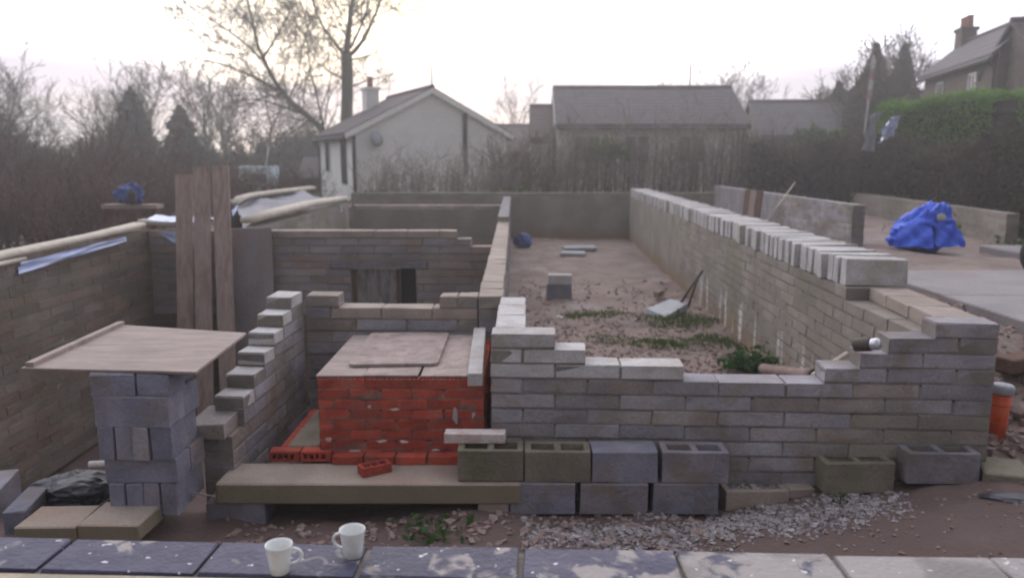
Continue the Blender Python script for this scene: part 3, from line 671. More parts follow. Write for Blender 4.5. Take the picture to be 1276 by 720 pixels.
timber('timber_pole', [tuple(onY(293,254,17)),tuple(onY(300,247,17.4)),tuple(onY(315,243,18.4)),tuple(onY(345,239,21)),tuple(onY(388,234,25.4))], [.06,.09,.09,.10,.11], 'cream_timber', 'bent pale pole on the far outer wall left of the white house', 'timber', G3)
def sheet_quad(name, P, mat, label, cat, n=10, sag=.03, seed=1, th=.004, group=None):
    """a rumpled sheet between four corners (with thickness)"""
    P = [Vector(p) for p in P]; m = MB(); r = np.random.RandomState(seed); nrm = (P[1]-P[0]).cross(P[3]-P[0]).normalized()
    for s_ in (0, 1):
        for i in range(n+1):
            for j in range(n+1):
                u, v = i/n, j/n; q = (P[0]*(1-u)+P[1]*u)*(1-v) + (P[3]*(1-u)+P[2]*u)*v
                w_ = sag*(math.sin(u*9+seed)*math.cos(v*7+seed*2)+.6*math.sin(u*17+v*11+seed*3))
                m.v.append(tuple(q + nrm*(w_ + th*s_)))
    k = (n+1)*(n+1)
    for i in range(n):
        for j in range(n):
            a_ = i*(n+1)+j; m.f.append((a_,a_+n+1,a_+n+2,a_+1)); m.f.append((k+a_,k+a_+1,k+a_+n+2,k+a_+n+1))
    return tag(m.build(name, mat, None, True), label, cat, group)
sheet_quad('plastic_membrane', [(-5.17,8.15,1.31),(-5.17,10.4,1.37),(-5.165,10.4,1.31),(-5.165,8.1,1.20)], 'polythene', 'strip of bluish white plastic hanging below the left wall timber', 'plastic sheet', sag=.012)
sheet_quad('plastic_membrane', [(-5.05,11.06,1.37),(-4.45,11.06,1.37),(-4.5,11.06,1.16),(-4.8,11.05,1.20)], 'polythene', 'bluish white plastic flap hanging at the wall corner beside the planks', 'plastic sheet', sag=.012, seed=3)
sheet_quad('plastic_membrane', [(-5.3,11.1,1.515),(-4.4,11.1,1.50),(-4.4,11.5,1.54),(-5.3,11.6,1.56)], 'polythene', 'bluish plastic lying flat on the corner timber', 'plastic sheet', sag=.015, seed=5)
sheet_quad('plastic_membrane', [tuple(onY(289,262,12.4)),tuple(onY(297,255,12.4)),tuple(onY(295,262,12.3)),tuple(onY(290,270,12.3))], 'polythene', 'small bluish scrap of plastic just right of the planks', 'plastic sheet', n=4, sag=.01)
sheet_quad('plastic_membrane', [tuple(onY(412,257,19.3)),tuple(onY(427,256,19.3)),tuple(onY(427,264,19.2)),tuple(onY(411,263,19.2))], 'polythene', 'small bluish patch of plastic under the far end of the sloping timber', 'plastic sheet', n=5, sag=.02)
sheet_quad('grey_sheeting', [(-4.5,12.9,1.30),(-4.6,20,1.38),(-6.55,23.5,1.45),(-6.15,17.3,1.40)], 'grey_sheet', 'dull grey sheeting stretched between the two pale timbers at far left', 'plastic sheet', n=14, sag=.06, seed=2)
# bench with a blue bag, beyond the left wall
t_ = thing('plank_bench', 'rough plank bench under the blue bag beyond the left wall', 'bench', (-6.75,13.9,gz(-6.75,13.9)))
g0 = gz(-6.75,13.9)
MB().box(-.48,.48,-.14,.14,1.53-g0,1.60-g0).build('bench_top', 'block_buff', t_); 
for x in (-.4,.4): MB().box(x-.04,x+.04,-.1,.1,0,1.53-g0).build('leg', 'dark_wood', t_)
bgo = crumple('blue_bag', 'blue_bag', (-6.80,13.9,1.595), (.34,.22,.42), 'blue plastic bag slumped on the bench beyond the left wall', 'bag', 8, 4, .55)
crumple('dark_sack', 'black_plastic', (-6.66,13.70,1.60), (.11,.09,.30), 'small dark sack leaning on the blue bag', 'bag', 12, 3, .3)

# ------------------------------------------------------------------ inside the large room
p = onZ(697,373,0)
put(block_mesh(.42,.215,.27,'block_blue',0), (p.x,p.y,-.01), .03, 'dark lower block standing alone on the earth floor', 'block', None, 'concrete_block')
put(block_mesh(.40,.215,.16,'block_pale',1), (p.x+.01,p.y,.262), -.02, 'pale upper block resting on the dark one on the earth floor', 'block', None, 'concrete_block')
for (x, y, w_, d_, rz, lb) in ((722,309,.85,.55,.1,'grey slab lying flat at the far end of the earth floor'),(714,316,.6,.45,-.15,'smaller grey slab lying just in front of the far slab')):
    p = onZ(x,y,.05); put(bevel_mesh('flat_slab', MB().box(-w_/2,w_/2,-d_/2,d_/2,0,.09), 'grey_metal', .01, .004), (p.x,p.y,.0), rz, lb, 'slab')
p = onZ(649,309,0); crumple('blue_bag', 'blue_bag', (p.x+.05,p.y,.0), (.30,.26,.45), 'dark blue bag on the earth floor beside the long dividing wall', 'bag', 21, 3, .3)
p = onZ(697,398,0); crumple('litter', 'china', (p.x,p.y,.0), (.07,.05,.07), 'small white scrap of litter on the earth floor', 'litter', 5, 2, .4)
# tipped grey barrow tray with two long handles against the right wall
wb = thing('wheelbarrow', 'grey barrow tray tipped over with two long dark handles against the right wall', 'wheelbarrow', (0,0,0))
c0, c1, c2, c3 = onZ(806,386,.10), onZ(829,396,.06), onZ(858,379,.16), onZ(835,374,.18)
tr = MB(); up = Vector((0,0,.02)); ins_ = lambda a_, b_: a_.lerp(b_, .16)
cen = (c0+c1+c2+c3)/4
tr.hexa([c0,c1,c2,c3,c0+up,c1+up,c2+up,c3+up])
for a_, b_ in ((c0,c1),(c1,c2),(c2,c3),(c3,c0)):
    dn = Vector((0,0,-.06)); ia, ib = a_.lerp(cen,-.10)+dn, b_.lerp(cen,-.10)+dn
    tr.hexa([ia,ib,b_,a_,ia+up*.5,ib+up*.5,b_+up*.95,a_+up*.95])
tr.build('tray', 'grey_metal', wb)
for a_, b_ in ((onZ(848,378,.16), onY(876,337,12.2)), (onZ(858,381,.15), onY(870,345,12.1))):
    MB().tube([tuple(a_), tuple(a_.lerp(b_,.5)+Vector((0,0,.015))), tuple(b_)], .019, 8).build('handle', 'rusty_dark', wb, True)
for a_ in (onZ(845,385,.14), onZ(853,381,.15)):
    MB().tube([tuple(a_), (a_.x+.03, a_.y+.05, -.01)], .014, 6).build('leg', 'rusty_dark', wb)
p = onZ(824,372,.0); put(block_mesh(.22,.1,.1,'block_tan',0), (p.x,p.y,.03), 1.0, 'small tan half block lying behind the grey barrow tray', 'block', None, 'half_block')
# brown pipes and timber offcuts in the corner of the room
for k, (a_, b_, r_, lb) in enumerate((((2.58,8.35,.16),(2.66,7.1,.42),.055,'thick brown clay pipe lying in the corner behind the front wall steps'),
                                      ((2.42,8.0,.06),(2.60,7.0,.33),.035,'thinner brown pipe beside the thick one in the corner'))):
    d = Vector(b_)-Vector(a_); m = MB()
    m.lathe([(r_*.75,0),(r_,0),(r_,d.length*.86),(r_*1.25,d.length*.87),(r_*1.25,d.length),(r_*.95,d.length),(r_*.9,d.length*.9),(r_*.75,d.length*.88),(r_*.75,0)], 16)
    o = tag(m.build('clay_pipe', 'terracotta' if k else 'rubble', None, True, a_), lb, 'pipe'); o.rotation_euler = d.to_track_quat('Z','Y').to_euler()
a_, b_ = onY(1012,468,5.6), onY(1056,440,5.75)
st = MB().tube([tuple(a_), tuple(b_)], .018, 6); put(st.mesh('timber_offcut','cream_timber'), (0,0,0), 0, 'pale splintered stick leaning on the right steps of the front wall', 'stick', None, 'timber_offcut')

# drinks can with silver end on the steps
p = onZ(1078,441,1.064); cn = thing('thermos_flask', 'dark flask with silver cap lying on the right steps of the front wall', 'flask', (2.27,5.36,1.066+.045))
fl = MB().lathe([(0,0),(.040,0),(.045,.006),(.045,.11),(.042,.12),(0,.12)], 20); fo = fl.build('flask_body', 'rusty_dark', cn, True, (0,0,0), (R(90)*.55, R(70), 0))
cp = MB().lathe([(.038,.12),(.040,.125),(.040,.16),(.034,.172),(0,.175)], 20); cp.build('cap', 'silver', cn, True, (0,0,0), (R(90)*.55, R(70), 0))

# orange drain pipe with grey collar
dz = gz(3.43,5.62)
op = thing('drain_pipe', 'upright orange drain pipe with pale grey cap outside the right wall end', 'pipe', (3.43,5.62,dz-.08), 0)
m = MB().lathe([(0,0),(.064,0),(.064,.44),(.060,.44),(.060,.40),(0,.40)], 28); o = m.build('pipe_body', 'orange_pipe', op, True, rot=(0,R(3.5),0))
m = MB().lathe([(.0645,.405),(.074,.405),(.078,.42),(.078,.455),(.070,.468),(.06,.474),(0,.476)], 28); m.build('collar', 'grey_metal', op, True, rot=(0,R(3.5),0))
for k in range(3):
    m = MB().lathe([(.0642,.06+.13*k),(.0665,.062+.13*k),(.0665,.070+.13*k),(.0642,.072+.13*k)], 28); m.build('rib', 'orange_pipe', op, True, rot=(0,R(3.5),0))
crumple('plastic_sheet', 'black_plastic', (3.08,4.86,gz(3.08,4.86)-.02), (.19,.09,.05), 'flattened black plastic scrap on the earth before the right hollow block', 'plastic sheet', 31, 3, .3)

# ------------------------------------------------------------------ right side: driveway, tarpaulin, boards
dw = kind(link('driveway', None, None, (0,0,.94)), 'structure')
for x0,x1,y0,y1 in ((4.33,7.2,6.2,8.19),(4.35,7.2,8.21,10.1),(7.22,10.5,6.2,8.19),(7.22,10.5,8.21,10.1)):
    link('concrete_slab', bevel_mesh('concrete_slab', MB().box(x0,x1,y0,y1,-.45,.045), 'concrete', .012, .002), dw)
kind(link('yard', bevel_mesh('yard', MB().box(7.5,14,10.9,13.2,.80,.985), 'concrete', .02, .004), None), 'structure')
tp = crumple('blue_tarpaulin', 'blue_tarp', (6.62,13.35,gz(6.6,13.3)-.02), (.56,.44,.98), 'bright blue tarpaulin bundled over a heap at the driveway edge', 'tarpaulin', 17, 5, .5, pleat=.9)
for v in tp.data.vertices:                                               # the heap leans up to the right
    q = v.co; t = q.z/.92; q.x += .28*t*t - .06 + (.0 if t > .3 else -.1*(1 if q.x < 0 else 0)); s_ = 1 - .35*max(0, t-.45); q.x = (q.x-.2*t)*s_ + .2*t
    q.z -= .22*max(0, -q.x)*t
wv = Vector((.12,-.40,.50)); 
def flap(P4, sd):
    f_ = sheet_quad('flap', P4, 'blue_tarp', 'x', 'x', 12, .035, sd, .004); del f_['label'], f_['category']
    f_.parent = tp; f_.matrix_parent_inverse = Matrix.Translation(-Vector(tp.location))
flap([(6.0,13.0,.98),(6.55,12.78,.98),(6.60,12.98,1.32),(6.15,13.12,1.30)], 3)
flap([(6.6,12.8,.985),(7.15,12.95,.985),(7.05,13.1,1.35),(6.65,12.98,1.30)], 5)
lb_ = crumple('paper_label', 'pale_label', (6.72,12.95,1.40), (.09,.03,.13), 'pale yellowish scrap tucked in a fold of the blue tarpaulin', 'scrap', 9, 2, .3)
bb = thing('wooden_board', 'brown slatted board leaning on the low wall right of the standing blocks', 'board', (0,0,0))
a_, b_ = onY(930,276,18.2), onY(952,276,17.6); c_, d_ = onY(957,238,17.8), onY(935,236,18.4)
for k in range(3):
    u0, u1 = k/3+.01, (k+1)/3-.01; th = Vector((.03,0,0))
    q = [a_.lerp(b_,u0),a_.lerp(b_,u1),a_.lerp(b_,u1)+th,a_.lerp(b_,u0)+th,d_.lerp(c_,u0),d_.lerp(c_,u1),d_.lerp(c_,u1)+th,d_.lerp(c_,u0)+th]
    for z_ in q: z_.x -= .12
    MB().hexa(q).build('plank', 'dark_wood' if k != 1 else 'plank_wood', bb)
timber('long_stick', [tuple(onY(955,276,15.5)), tuple(onY(972,253,15.6)), tuple(onY(991,227,15.8))], [.016,.013,.009], 'cream_timber', 'thin pale stick leaning up beside the brown board', 'stick', n=6)
# dark wheel at the right picture edge, part of something parked outside the frame
wh = thing('trailer_wheel', 'dark wheel cut by the right picture edge on the driveway', 'wheel', (6.74,10.35,1.16))
ty = MB(); ring = [(.20,-.07),(.27,-.085),(.30,-.05),(.30,.05),(.27,.085),(.20,.07),(.20,-.07)]
ty.lathe(ring, 28); ty.v = [(x, z, y) for x, y, z in ty.v]; ty.build('tyre', 'tyre', wh, True)
rm = MB().lathe([(.205,-.05),(.17,-.03),(.06,-.05),(.0,-.055)], 20); rm.v = [(x, z, y) for x, y, z in rm.v]; rm.build('rim', 'grey_metal', wh, True)
crumple('earth_heap', 'soil', (3.55,7.15,gz(3.6,7.1)-.05), (.26,.22,.22), 'small heap of reddish earth beside the nearest standing block', 'heap', 41, 4, .3)

# ------------------------------------------------------------------ loose stones, gravel, rubble (uncountable)
def stones(name, mat, pts, size, label, cat, seed, kindv='stuff'):
    r = np.random.RandomState(seed); m = MB()
    base = [(1,0,0),(-1,0,0),(0,1,0),(0,-1,0),(0,0,1),(0,0,-1)]; tri = [(0,2,4),(2,1,4),(1,3,4),(3,0,4),(2,0,5),(1,2,5),(3,1,5),(0,3,5)]
    cube = [(x,y,z) for x in (-.8,.8) for y in (-.8,.8) for z in (-.7,.7)]
    cf = [(0,1,3,2),(4,6,7,5),(0,4,5,1),(2,3,7,6),(0,2,6,4),(1,5,7,3)]
    for x, y, z in pts:
        s_ = size*r.uniform(.45,1.0)**1.5*1.4; q = Matrix.Rotation(r.uniform(0,6.28),3,'Z') @ Matrix.Rotation(r.uniform(-.6,.6),3,'X')
        B_, F_ = (base, tri) if r.rand() < .5 else (cube, cf)
        i = len(m.v); sc = (r.uniform(.7,1.3), r.uniform(.6,1.1), r.uniform(.4,.85))
        for b in B_:
            v = q @ Vector((b[0]*sc[0]+r.uniform(-.25,.25), b[1]*sc[1]+r.uniform(-.25,.25), b[2]*sc[2]+r.uniform(-.2,.2)))*s_
            m.v.append((x+v.x, y+v.y, z+v.z+s_*.18))
        m.f += [tuple(i+k for k in f) for f in F_]
    return kind(tag(m.build(name, mat), label, cat), kindv)
r_ = random.Random(2)
def scatter(n, fx, fy, dens=None):
    out = []
    while len(out) < n:
        x, y = r_.uniform(*fx), r_.uniform(*fy)
        if dens and r_.random() > dens(x, y): continue
        out.append((x, y, gz_fast(x, y)))
    return out
def gz_fast(x, y): return gz(x, y)
stones('gravel', 'gravel', scatter(2900, (.0,2.6), (4.15,5.22), lambda x, y: max(0, 1 - abs((y-4.72-.13*x)/.38))**1.3*min(1,(x+.15)/.5)*min(1,(2.65-x)/.5)), .016, 'pale gravel spread on the earth in front of the block rows', 'gravel', 1)
stones('gravel_fill', 'gravel', [(1.62+r_.uniform(-.19,.19), 5.22+r_.uniform(.035,.18), .115-.02+r_.uniform(-.01,.01)) for _ in range(170)], .019, 'pale gravel filling the sunken hollow block', 'gravel', 2)
stones('rubble', 'rubble', scatter(520, (-2.0,1.2), (4.3,5.1)), .024, 'reddish brick rubble on the earth under the mossy slab', 'rubble', 3)
stones('rubble', 'rubble', scatter(420, (3.3,4.5), (5.1,8.0), lambda x, y: .9 if x < 3.4+.5*(y-4.6) else .25), .05, 'reddish stones and rubble on the bank outside the right wall', 'rubble', 4)
stones('rubble', 'rubble', scatter(1500, (-.05,2.9), (5.7,16), lambda x, y: .25+.75*max(0,1-abs(y-9)/5)), .028, 'scattered stones on the earth floor of the large room', 'rubble', 5)
stones('rubble', 'rubble', scatter(4200, (-.05,2.95), (5.7,15), lambda x, y: .1+.9*max(0,1-abs(y-8.5)/5)*(.2+.8*math.sin(x*3.1+y*1.3)**2)), .013, 'small pebbles and crumbs over the earth floor of the large room', 'rubble', 15)
stones('rubble', 'rubble', scatter(380, (-1.85,-1.4), (5.4,6.9)), .03, 'earth lumps and rubble between the stepped wall and the brick chamber', 'rubble', 6)
stones('rubble', 'rubble', scatter(260, (1.2,4.0), (4.2,5.1)), .013, 'fine crumbs of earth on the right foreground soil', 'rubble', 7)
# larger stones on the right bank, each its own
sm_ = [crumple('bank_stone', 'rubble', (0,0,0), (.11,.08,.10), 'x', 'stone', 60+k, 2, .3) for k in range(3)]
for k, (x, y) in enumerate(((3.66,5.55),(3.78,5.9),(3.92,6.3),(3.72,6.15),(3.86,5.62),(3.6,5.85),(4.0,6.0))):
    o = sm_[k] if k < 3 else sm_[k % 3].copy()
    if k >= 3: col.objects.link(o)
    o.location = (x, y, gz(x, y)-.03); o.rotation_euler = (0,0,k*1.3); o.scale = (1+.2*math.sin(k*2),)*3
    o['label'] = 'reddish stone lying on the bank behind the orange pipe'; o['group'] = 'stones on the right bank'
old = put(bevel_mesh('old_sleeper', MB().box(-.45,.45,-.08,.08,0,.12), 'dark_wood', .012, .006), (4.15,6.35,gz(4.15,6.35)+.0), .5, 'dark old timber lying on the rubble at the right picture edge', 'timber')

# ------------------------------------------------------------------ grass tufts in the room
def tuft(cx, cy, w_, d_, n, h, label, seed, mat='grass'):
    r = random.Random(seed); m = MB()
    for _ in range(n):
        a = r.uniform(0,6.28); q = r.random()**.5; x, y = cx + w_*q*math.cos(a), cy + d_*q*math.sin(a); z = gz(x, y)-.005
        hh = h*r.uniform(.5,1.1)*(1-.5*q); lx, ly = r.uniform(-.6,.6)*hh, r.uniform(-.6,.6)*hh; b = r.uniform(0,3.14); wx, wy = .006*math.cos(b), .006*math.sin(b)
        i = len(m.v); m.v += [(x-wx,y-wy,z),(x+wx,y+wy,z),(x+lx*.5+wx*.7,y+ly*.5+wy*.7,z+hh*.65),(x+lx*.5-wx*.7,y+ly*.5-wy*.7,z+hh*.65),(x+lx,y+ly,z+hh)]
        m.f += [(i,i+1,i+2,i+3),(i+3,i+2,i+4)]
    return kind(tag(m.build('grass_tuft', mat), label, 'grass', 'grass tufts on the earth floor'), 'stuff')
for k, (x, y, w_, d_, n, h, lb) in enumerate(((742,393,.55,.40,1100,.13,'flat grass tuft left of the barrow, in front of the block pair'),(845,403,.60,.45,1600,.15,'grass patch just in front of the grey barrow tray'),
        (822,432,.42,.30,1000,.13,'grass patch midway between barrow and front wall'),(888,425,.42,.32,900,.13,'grass patch near the foot of the right wall'),
        (760,425,.35,.28,420,.10,'thin sparse grass left of the middle patches'),(705,430,.2,.15,120,.07,'few blades of grass behind the pale top blocks'),(790,455,.2,.12,160,.08,'low grass just behind the low front wall'))):
    p = onZ(x,y,.0); tuft(p.x, p.y, w_, d_, int(n*.55), h*.85, lb, 50+k)
def leafy(cx, cy, w_, h, n, size, label, seed, mat='leaf_green'):
    rs = np.random.RandomState(seed); z = gz(cx, cy); P = rs.normal(size=(n,3))*[w_*.45,w_*.4,h*.28]; P[:,2] = np.abs(P[:,2]); P += [cx,cy,z+.01]
    m = MB().cards(P, size, rs); o = thing('leafy_weed', label, 'weed', (0,0,0)); m.build('leaves', mat, o)
    s_ = MB()
    for _ in range(10): q = P[rs.randint(n)]; s_.tube([(cx,cy,z-.01), tuple((q+np.array([cx,cy,z]))/2), tuple(q)], .004, 3)
    s_.build('stems', 'twig_red', o)
leafy(2.60, 8.85, .34, .36, 330, .05, 'bright green leafy weed in the corner at the right wall foot', 71)
leafy(-.55, 4.72, .22, .16, 60, .035, 'small green weed on the rubble under the mossy slab', 72)
leafy(2.12, 5.06, .08, .06, 30, .018, 'tiny green sprig in the gravel before the right hollow blocks', 73)

# ------------------------------------------------------------------ houses
def window(parent, fr_mat, c, w_, h_, axis_, out):
    """frame + pane set in a wall; axis_ 'x': wall runs along local x, facing -y*out; 'y': along local y, facing x*out"""
    m = MB(); t = .06; d0, d1 = (-.02, .05)
    for a0,a1,b0,b1 in ((-w_/2,w_/2,h_/2-t,h_/2),(-w_/2,w_/2,-h_/2,-h_/2+t),(-w_/2,-w_/2+t,-h_/2+t,h_/2-t),(w_/2-t,w_/2,-h_/2+t,h_/2-t),(-t/2,t/2,-h_/2+t,h_/2-t)):
        if axis_ == 'x': m.box(c[0]+a0,c[0]+a1,c[1]-d1,c[1]-d0,c[2]+b0,c[2]+b1)
        else: m.box(c[0]-d1,c[0]-d0,c[1]+a0,c[1]+a1,c[2]+b0,c[2]+b1)
    f = m.build('window', fr_mat, parent); p_ = MB()
    if axis_ == 'x': p_.box(c[0]-w_/2+t,c[0]+w_/2-t,c[1]-.022,c[1]+.0,c[2]-h_/2+t,c[2]+h_/2-t)
    else: p_.box(c[0]-.022,c[0],c[1]-w_/2+t,c[1]+w_/2-t,c[2]-h_/2+t,c[2]+h_/2-t)
    p_.build('pane', 'window_glass', f)
    s_ = MB()
    if axis_ == 'x': s_.box(c[0]-w_/2-.05,c[0]+w_/2+.05,c[1]-.09,c[1]+.0,c[2]-h_/2-.08,c[2]-h_/2-.005)
    else: s_.box(c[0]-.09,c[0],c[1]-w_/2-.05,c[1]+w_/2+.05,c[2]-h_/2-.08,c[2]-h_/2-.005)
    s_.build('sill', fr_mat, f)
    return f
def gable_house(name, label, cat, origin, rz, L, W, eave, ridge, wall_mat, roof_mat, over=.15, verge=None):
    """local x along the ridge (0..L), local y across (-W/2..W/2); eave and ridge heights above the origin"""
    h = thing(name, label, cat, origin, rz); w2_ = W/2; m = MB()
    m.v = [(0,-w2_,-1.5),(0,w2_,-1.5),(0,w2_,eave),(0,0,ridge),(0,-w2_,eave),(L,-w2_,-1.5),(L,w2_,-1.5),(L,w2_,eave),(L,0,ridge),(L,-w2_,eave)]
    m.f = [(0,4,3,2,1),(5,6,7,8,9),(0,5,9,4),(1,2,7,6)]
    m.build('wall', wall_mat, h); rise = (ridge-eave)/w2_
    for s_ in (-1, 1):
        y0, y1 = 0, s_*(w2_+.25); z0, z1 = ridge+.06, ridge+.06-rise*(w2_+.25); q = MB()
        q.hexa([(-over,y0,z0-.05),(L+over,y0,z0-.05),(L+over,y1,z1-.05),(-over,y1,z1-.05),(-over,y0,z0+.07),(L+over,y0,z0+.07),(L+over,y1,z1+.07),(-over,y1,z1+.07)])
        rf = q.build('roof', roof_mat, h)
        c_ = MB(); nrow = int((w2_+.25)/.28)                                            # slate courses lapping down the slope
        for k in range(nrow):
            ya, yb = s_*(w2_+.25)*k/nrow, s_*(w2_+.25)*(k+1)/nrow; za, zb = z0+.07-rise*abs(ya), z0+.07-rise*abs(yb)
            c_.hexa([(-over,ya,za+.001),(L+over,ya,za+.001),(L+over,yb,zb+.002),(-over,yb,zb+.002),(-over,ya,za+.004),(L+over,ya,za+.004),(L+over,yb,zb+.015),(-over,yb,zb+.015)])
        kind(c_.build('slate_courses', roof_mat, rf), 'stuff')
    MB().tube([(-over,0,ridge+.13),(L+over,0,ridge+.13)], .1, 8).build('ridge_tiles', roof_mat, h)
    for s_ in (-1, 1):
        yg = s_*(w2_+.29); zg = ridge+.06-rise*(w2_+.25)-.10
        MB().tube([(-over,yg,zg),(L+over,yg,zg)], .06, 6).build('gutter', 'trim_dark', h)
        MB().tube([(L-.15,yg,zg),(L-.15,s_*(w2_+.06),zg-.3),(L-.15,s_*(w2_+.06),-1)], .045, 6).build('downpipe', 'trim_dark', h)
    if verge:
        for x in (-over-.03, L+over):
            q = MB()
            for s_ in (-1,1):
                y1 = s_*(w2_+.25); z1 = ridge+.06-rise*(w2_+.25); q.hexa([(x,0,ridge-.10),(x+.03,0,ridge-.10),(x+.03,y1,z1-.16),(x,y1,z1-.16),(x,0,ridge+.10),(x+.03,0,ridge+.10),(x+.03,y1,z1+.04),(x,y1,z1+.04)])
            q.build('barge_board', verge, h)
    return h
def chimney(h, x, y, z0, z1, w_, mat, pots=2, name='chimney'):
    m = MB().box(x-w_/2,x+w_/2,y-w_*.35,y+w_*.35,z0,z1); m.box(x-w_/2-.06,x+w_/2+.06,y-w_*.35-.06,y+w_*.35+.06,z1-.003,z1+.12)
    c_ = m.build(name, mat, h)
    for k in range(pots):
        px = x + (k-(pots-1)/2)*.36; MB().lathe([(.13,z1+.115),(.11,z1+.5),(.14,z1+.52),(.14,z1+.56),(.09,z1+.56),(.08,z1+.2)], 10, (px,y,0)).build('chimney_pot', 'terracotta', c_)
B0 = .6
hw = gable_house('white_house', 'white rendered bungalow with gable end, aerial and satellite dish behind the far left walls', 'house', (-3.3,30,B0), math.atan2(.904,-.427), 5.6, 6.0, 2.72, 4.25, 'render_white', 'slate', .12, 'render_white')
window(hw, 'frame_white', (1.5, 3.0, 2.0), .0+.8, 1.3, 'x', 1)
for c_ in list(hw.children):
    if c_.name.startswith('window'):
        for d_ in [c_]+list(c_.children): bpy.data.objects.remove(d_)
def side_window(x, z, w_, h_, nm='window', mat='frame_white'):          # on the left flank (local y = +3)
    m = MB(); t = .07; y = 3.0
    for a0,a1,b0,b1 in ((-w_/2,w_/2,h_/2-t,h_/2),(-w_/2,w_/2,-h_/2,-h_/2+t),(-w_/2,-w_/2+t,-h_/2+t,h_/2-t),(w_/2-t,w_/2,-h_/2+t,h_/2-t)):
        m.box(x+a0,x+a1,y-.02,y+.04,z+b0,z+b1)
    f = m.build(nm, mat, hw); MB().box(x-w_/2+t,x+w_/2-t,y-.02,y+.02,z-h_/2+t,z+h_/2-t).build('pane', 'window_glass', f)
side_window(4.0, 1.9, .9, 1.3); side_window(1.2, 1.75, .8, 1.7, 'door', 'trim_dark')
MB().tube([(-.06,2.93,-.5),(-.06,2.93,2.6)], .06, 8).build('drainpipe', 'trim_dark', hw)
MB().box(-.09,-.01,-1.36,-1.22,1.2,3.5).build('flue', 'trim_dark', hw)
MB().tube([(-.05,.0,4.1),(-.05,.0,5.1)], .025, 6).build('aerial', 'trim_dark', hw)
ds = MB().lathe([(0,.05),(.15,.035),(.26,0),(.27,.01),(.15,.05),(0,.065)], 16); do = ds.build('satellite_dish', 'olive_leaf', hw, True, (-.18,2.15,2.5), (0,R(-75),.3)); do.data.materials[0] = MATS['grey_metal']
chimney(hw, 5.2, .9, 3.2, 4.62, .75, 'render_white', 1)
# pale house with the long slate roof
h2 = gable_house('slate_house', 'long low house with wide grey slate roof behind the twiggy hedge', 'house', (1.45,36,B0+.2),   .0, 7.6, 6.0, 2.98, 4.55, 'stucco_pale', 'slate', .1, 'frame_white')
for x in (1.2, 3.2, 5.4): window(h2, 'frame_white', (x,-3.0,2.0), 1.1, 1.1, 'x', 1)
MB().tube([(5.9,.2,4.5),(5.92,.2,5.9)], .03, 5).build('aerial', 'trim_dark', h2)
h2b = gable_house('annexe', 'small brown-roofed annexe joined to the left end of the slate-roofed house', 'house', (.38,36.6,B0+.1), .0, .92, 4.6, 2.6, 3.9, 'stucco_pale', 'roof_brown', .04)
gable_house('brown_roofed_house', 'low brown-roofed house glimpsed between the white bungalow and the annexe', 'house', (-1.4,47,.6), .15, 4.0, 5, 2.2, 3.6, 'stone_wall', 'roof_brown')
gable_house('dark_roofed_house', 'dark-roofed house behind the hedge between slate roof and tall dark trees', 'house', (11.4,41,1.0), -.1, 4.2, 6, 2.5, 4.1, 'stone_wall', 'slate')
gable_house('grey_roofed_house', 'grey-blue roofed house partly behind the dark trees and the stone cottage', 'house', (18.0,46,2.2), -.3, 6.5, 7, 2.0, 3.7, 'stone_wall', 'slate')
# stone cottage at the right edge
fa, fb = Vector((16.6,34.2)), Vector((15.2,26.6)); fd = (fb-fa).normalized(); nrm = Vector((-fd.y, fd.x))
ctg = gable_house('stone_cottage', 'stone cottage with steep slate roof and two chimneys at the upper right', 'house', ((fa+nrm*1.3).x,(fa+nrm*1.3).y,1.7), math.atan2(fd.y,fd.x), (fb-fa).length, 2.6, 4.1, 5.2, 'stone_wall', 'slate', .12)
for x in (2.1, 5.6):
    window(ctg, 'frame_white', (x,-1.3,2.95), .75, 1.35, 'x', 1)
chimney(ctg, .35, 0, 4.7, 5.75, .8, 'stone_wall', 3)
wing = gable_house('cottage_wing', 'dark stone wing with tall chimney at the right end of the cottage', 'house', (15.45,26.3,1.7), -.06, 5.0, 3.0, 3.6, 4.85, 'stone_wall', 'slate')
chimney(wing, 1.2, 0, 4.4, 5.3, .6, 'stone_wall', 1)
# caravan and shed, far left
cv = thing('caravan', 'small pale blue-white caravan parked far behind the leaning planks', 'caravan', (-16.2,49,-.2), .05)
link('body', bevel_mesh('body', MB().box(-1.0,1.0,0,2,.45,2.2), 'caravan_white', .09, 0, 1, 2), cv)
MB().box(-.7,.7,-.03,.0,1.25,1.75).build('window', 'window_glass', cv)
for x in (-.45, .45):
    t2 = MB().lathe([(.0,-.08),(.3,-.08),(.32,0),(.3,.08),(0,.08)], 16); t2.v = [(a+x, c+.2, b+.3) for a,b,c in t2.v]; t2.build('wheel', 'tyre', cv)
gable_house('grey_shed', 'low grey-roofed shed between the caravan and the white bungalow', 'shed', (-12.2,46,-.1), .05, 3.0, 4, 1.5, 2.6, 'stone_wall', 'slate')
timber('flag_pole', [(-16.3,51,1.2),(-15.9,51,3.2)], [.04,.03], 'sign_pale', 'short slanted pale pole above the caravan', 'pole', n=6)

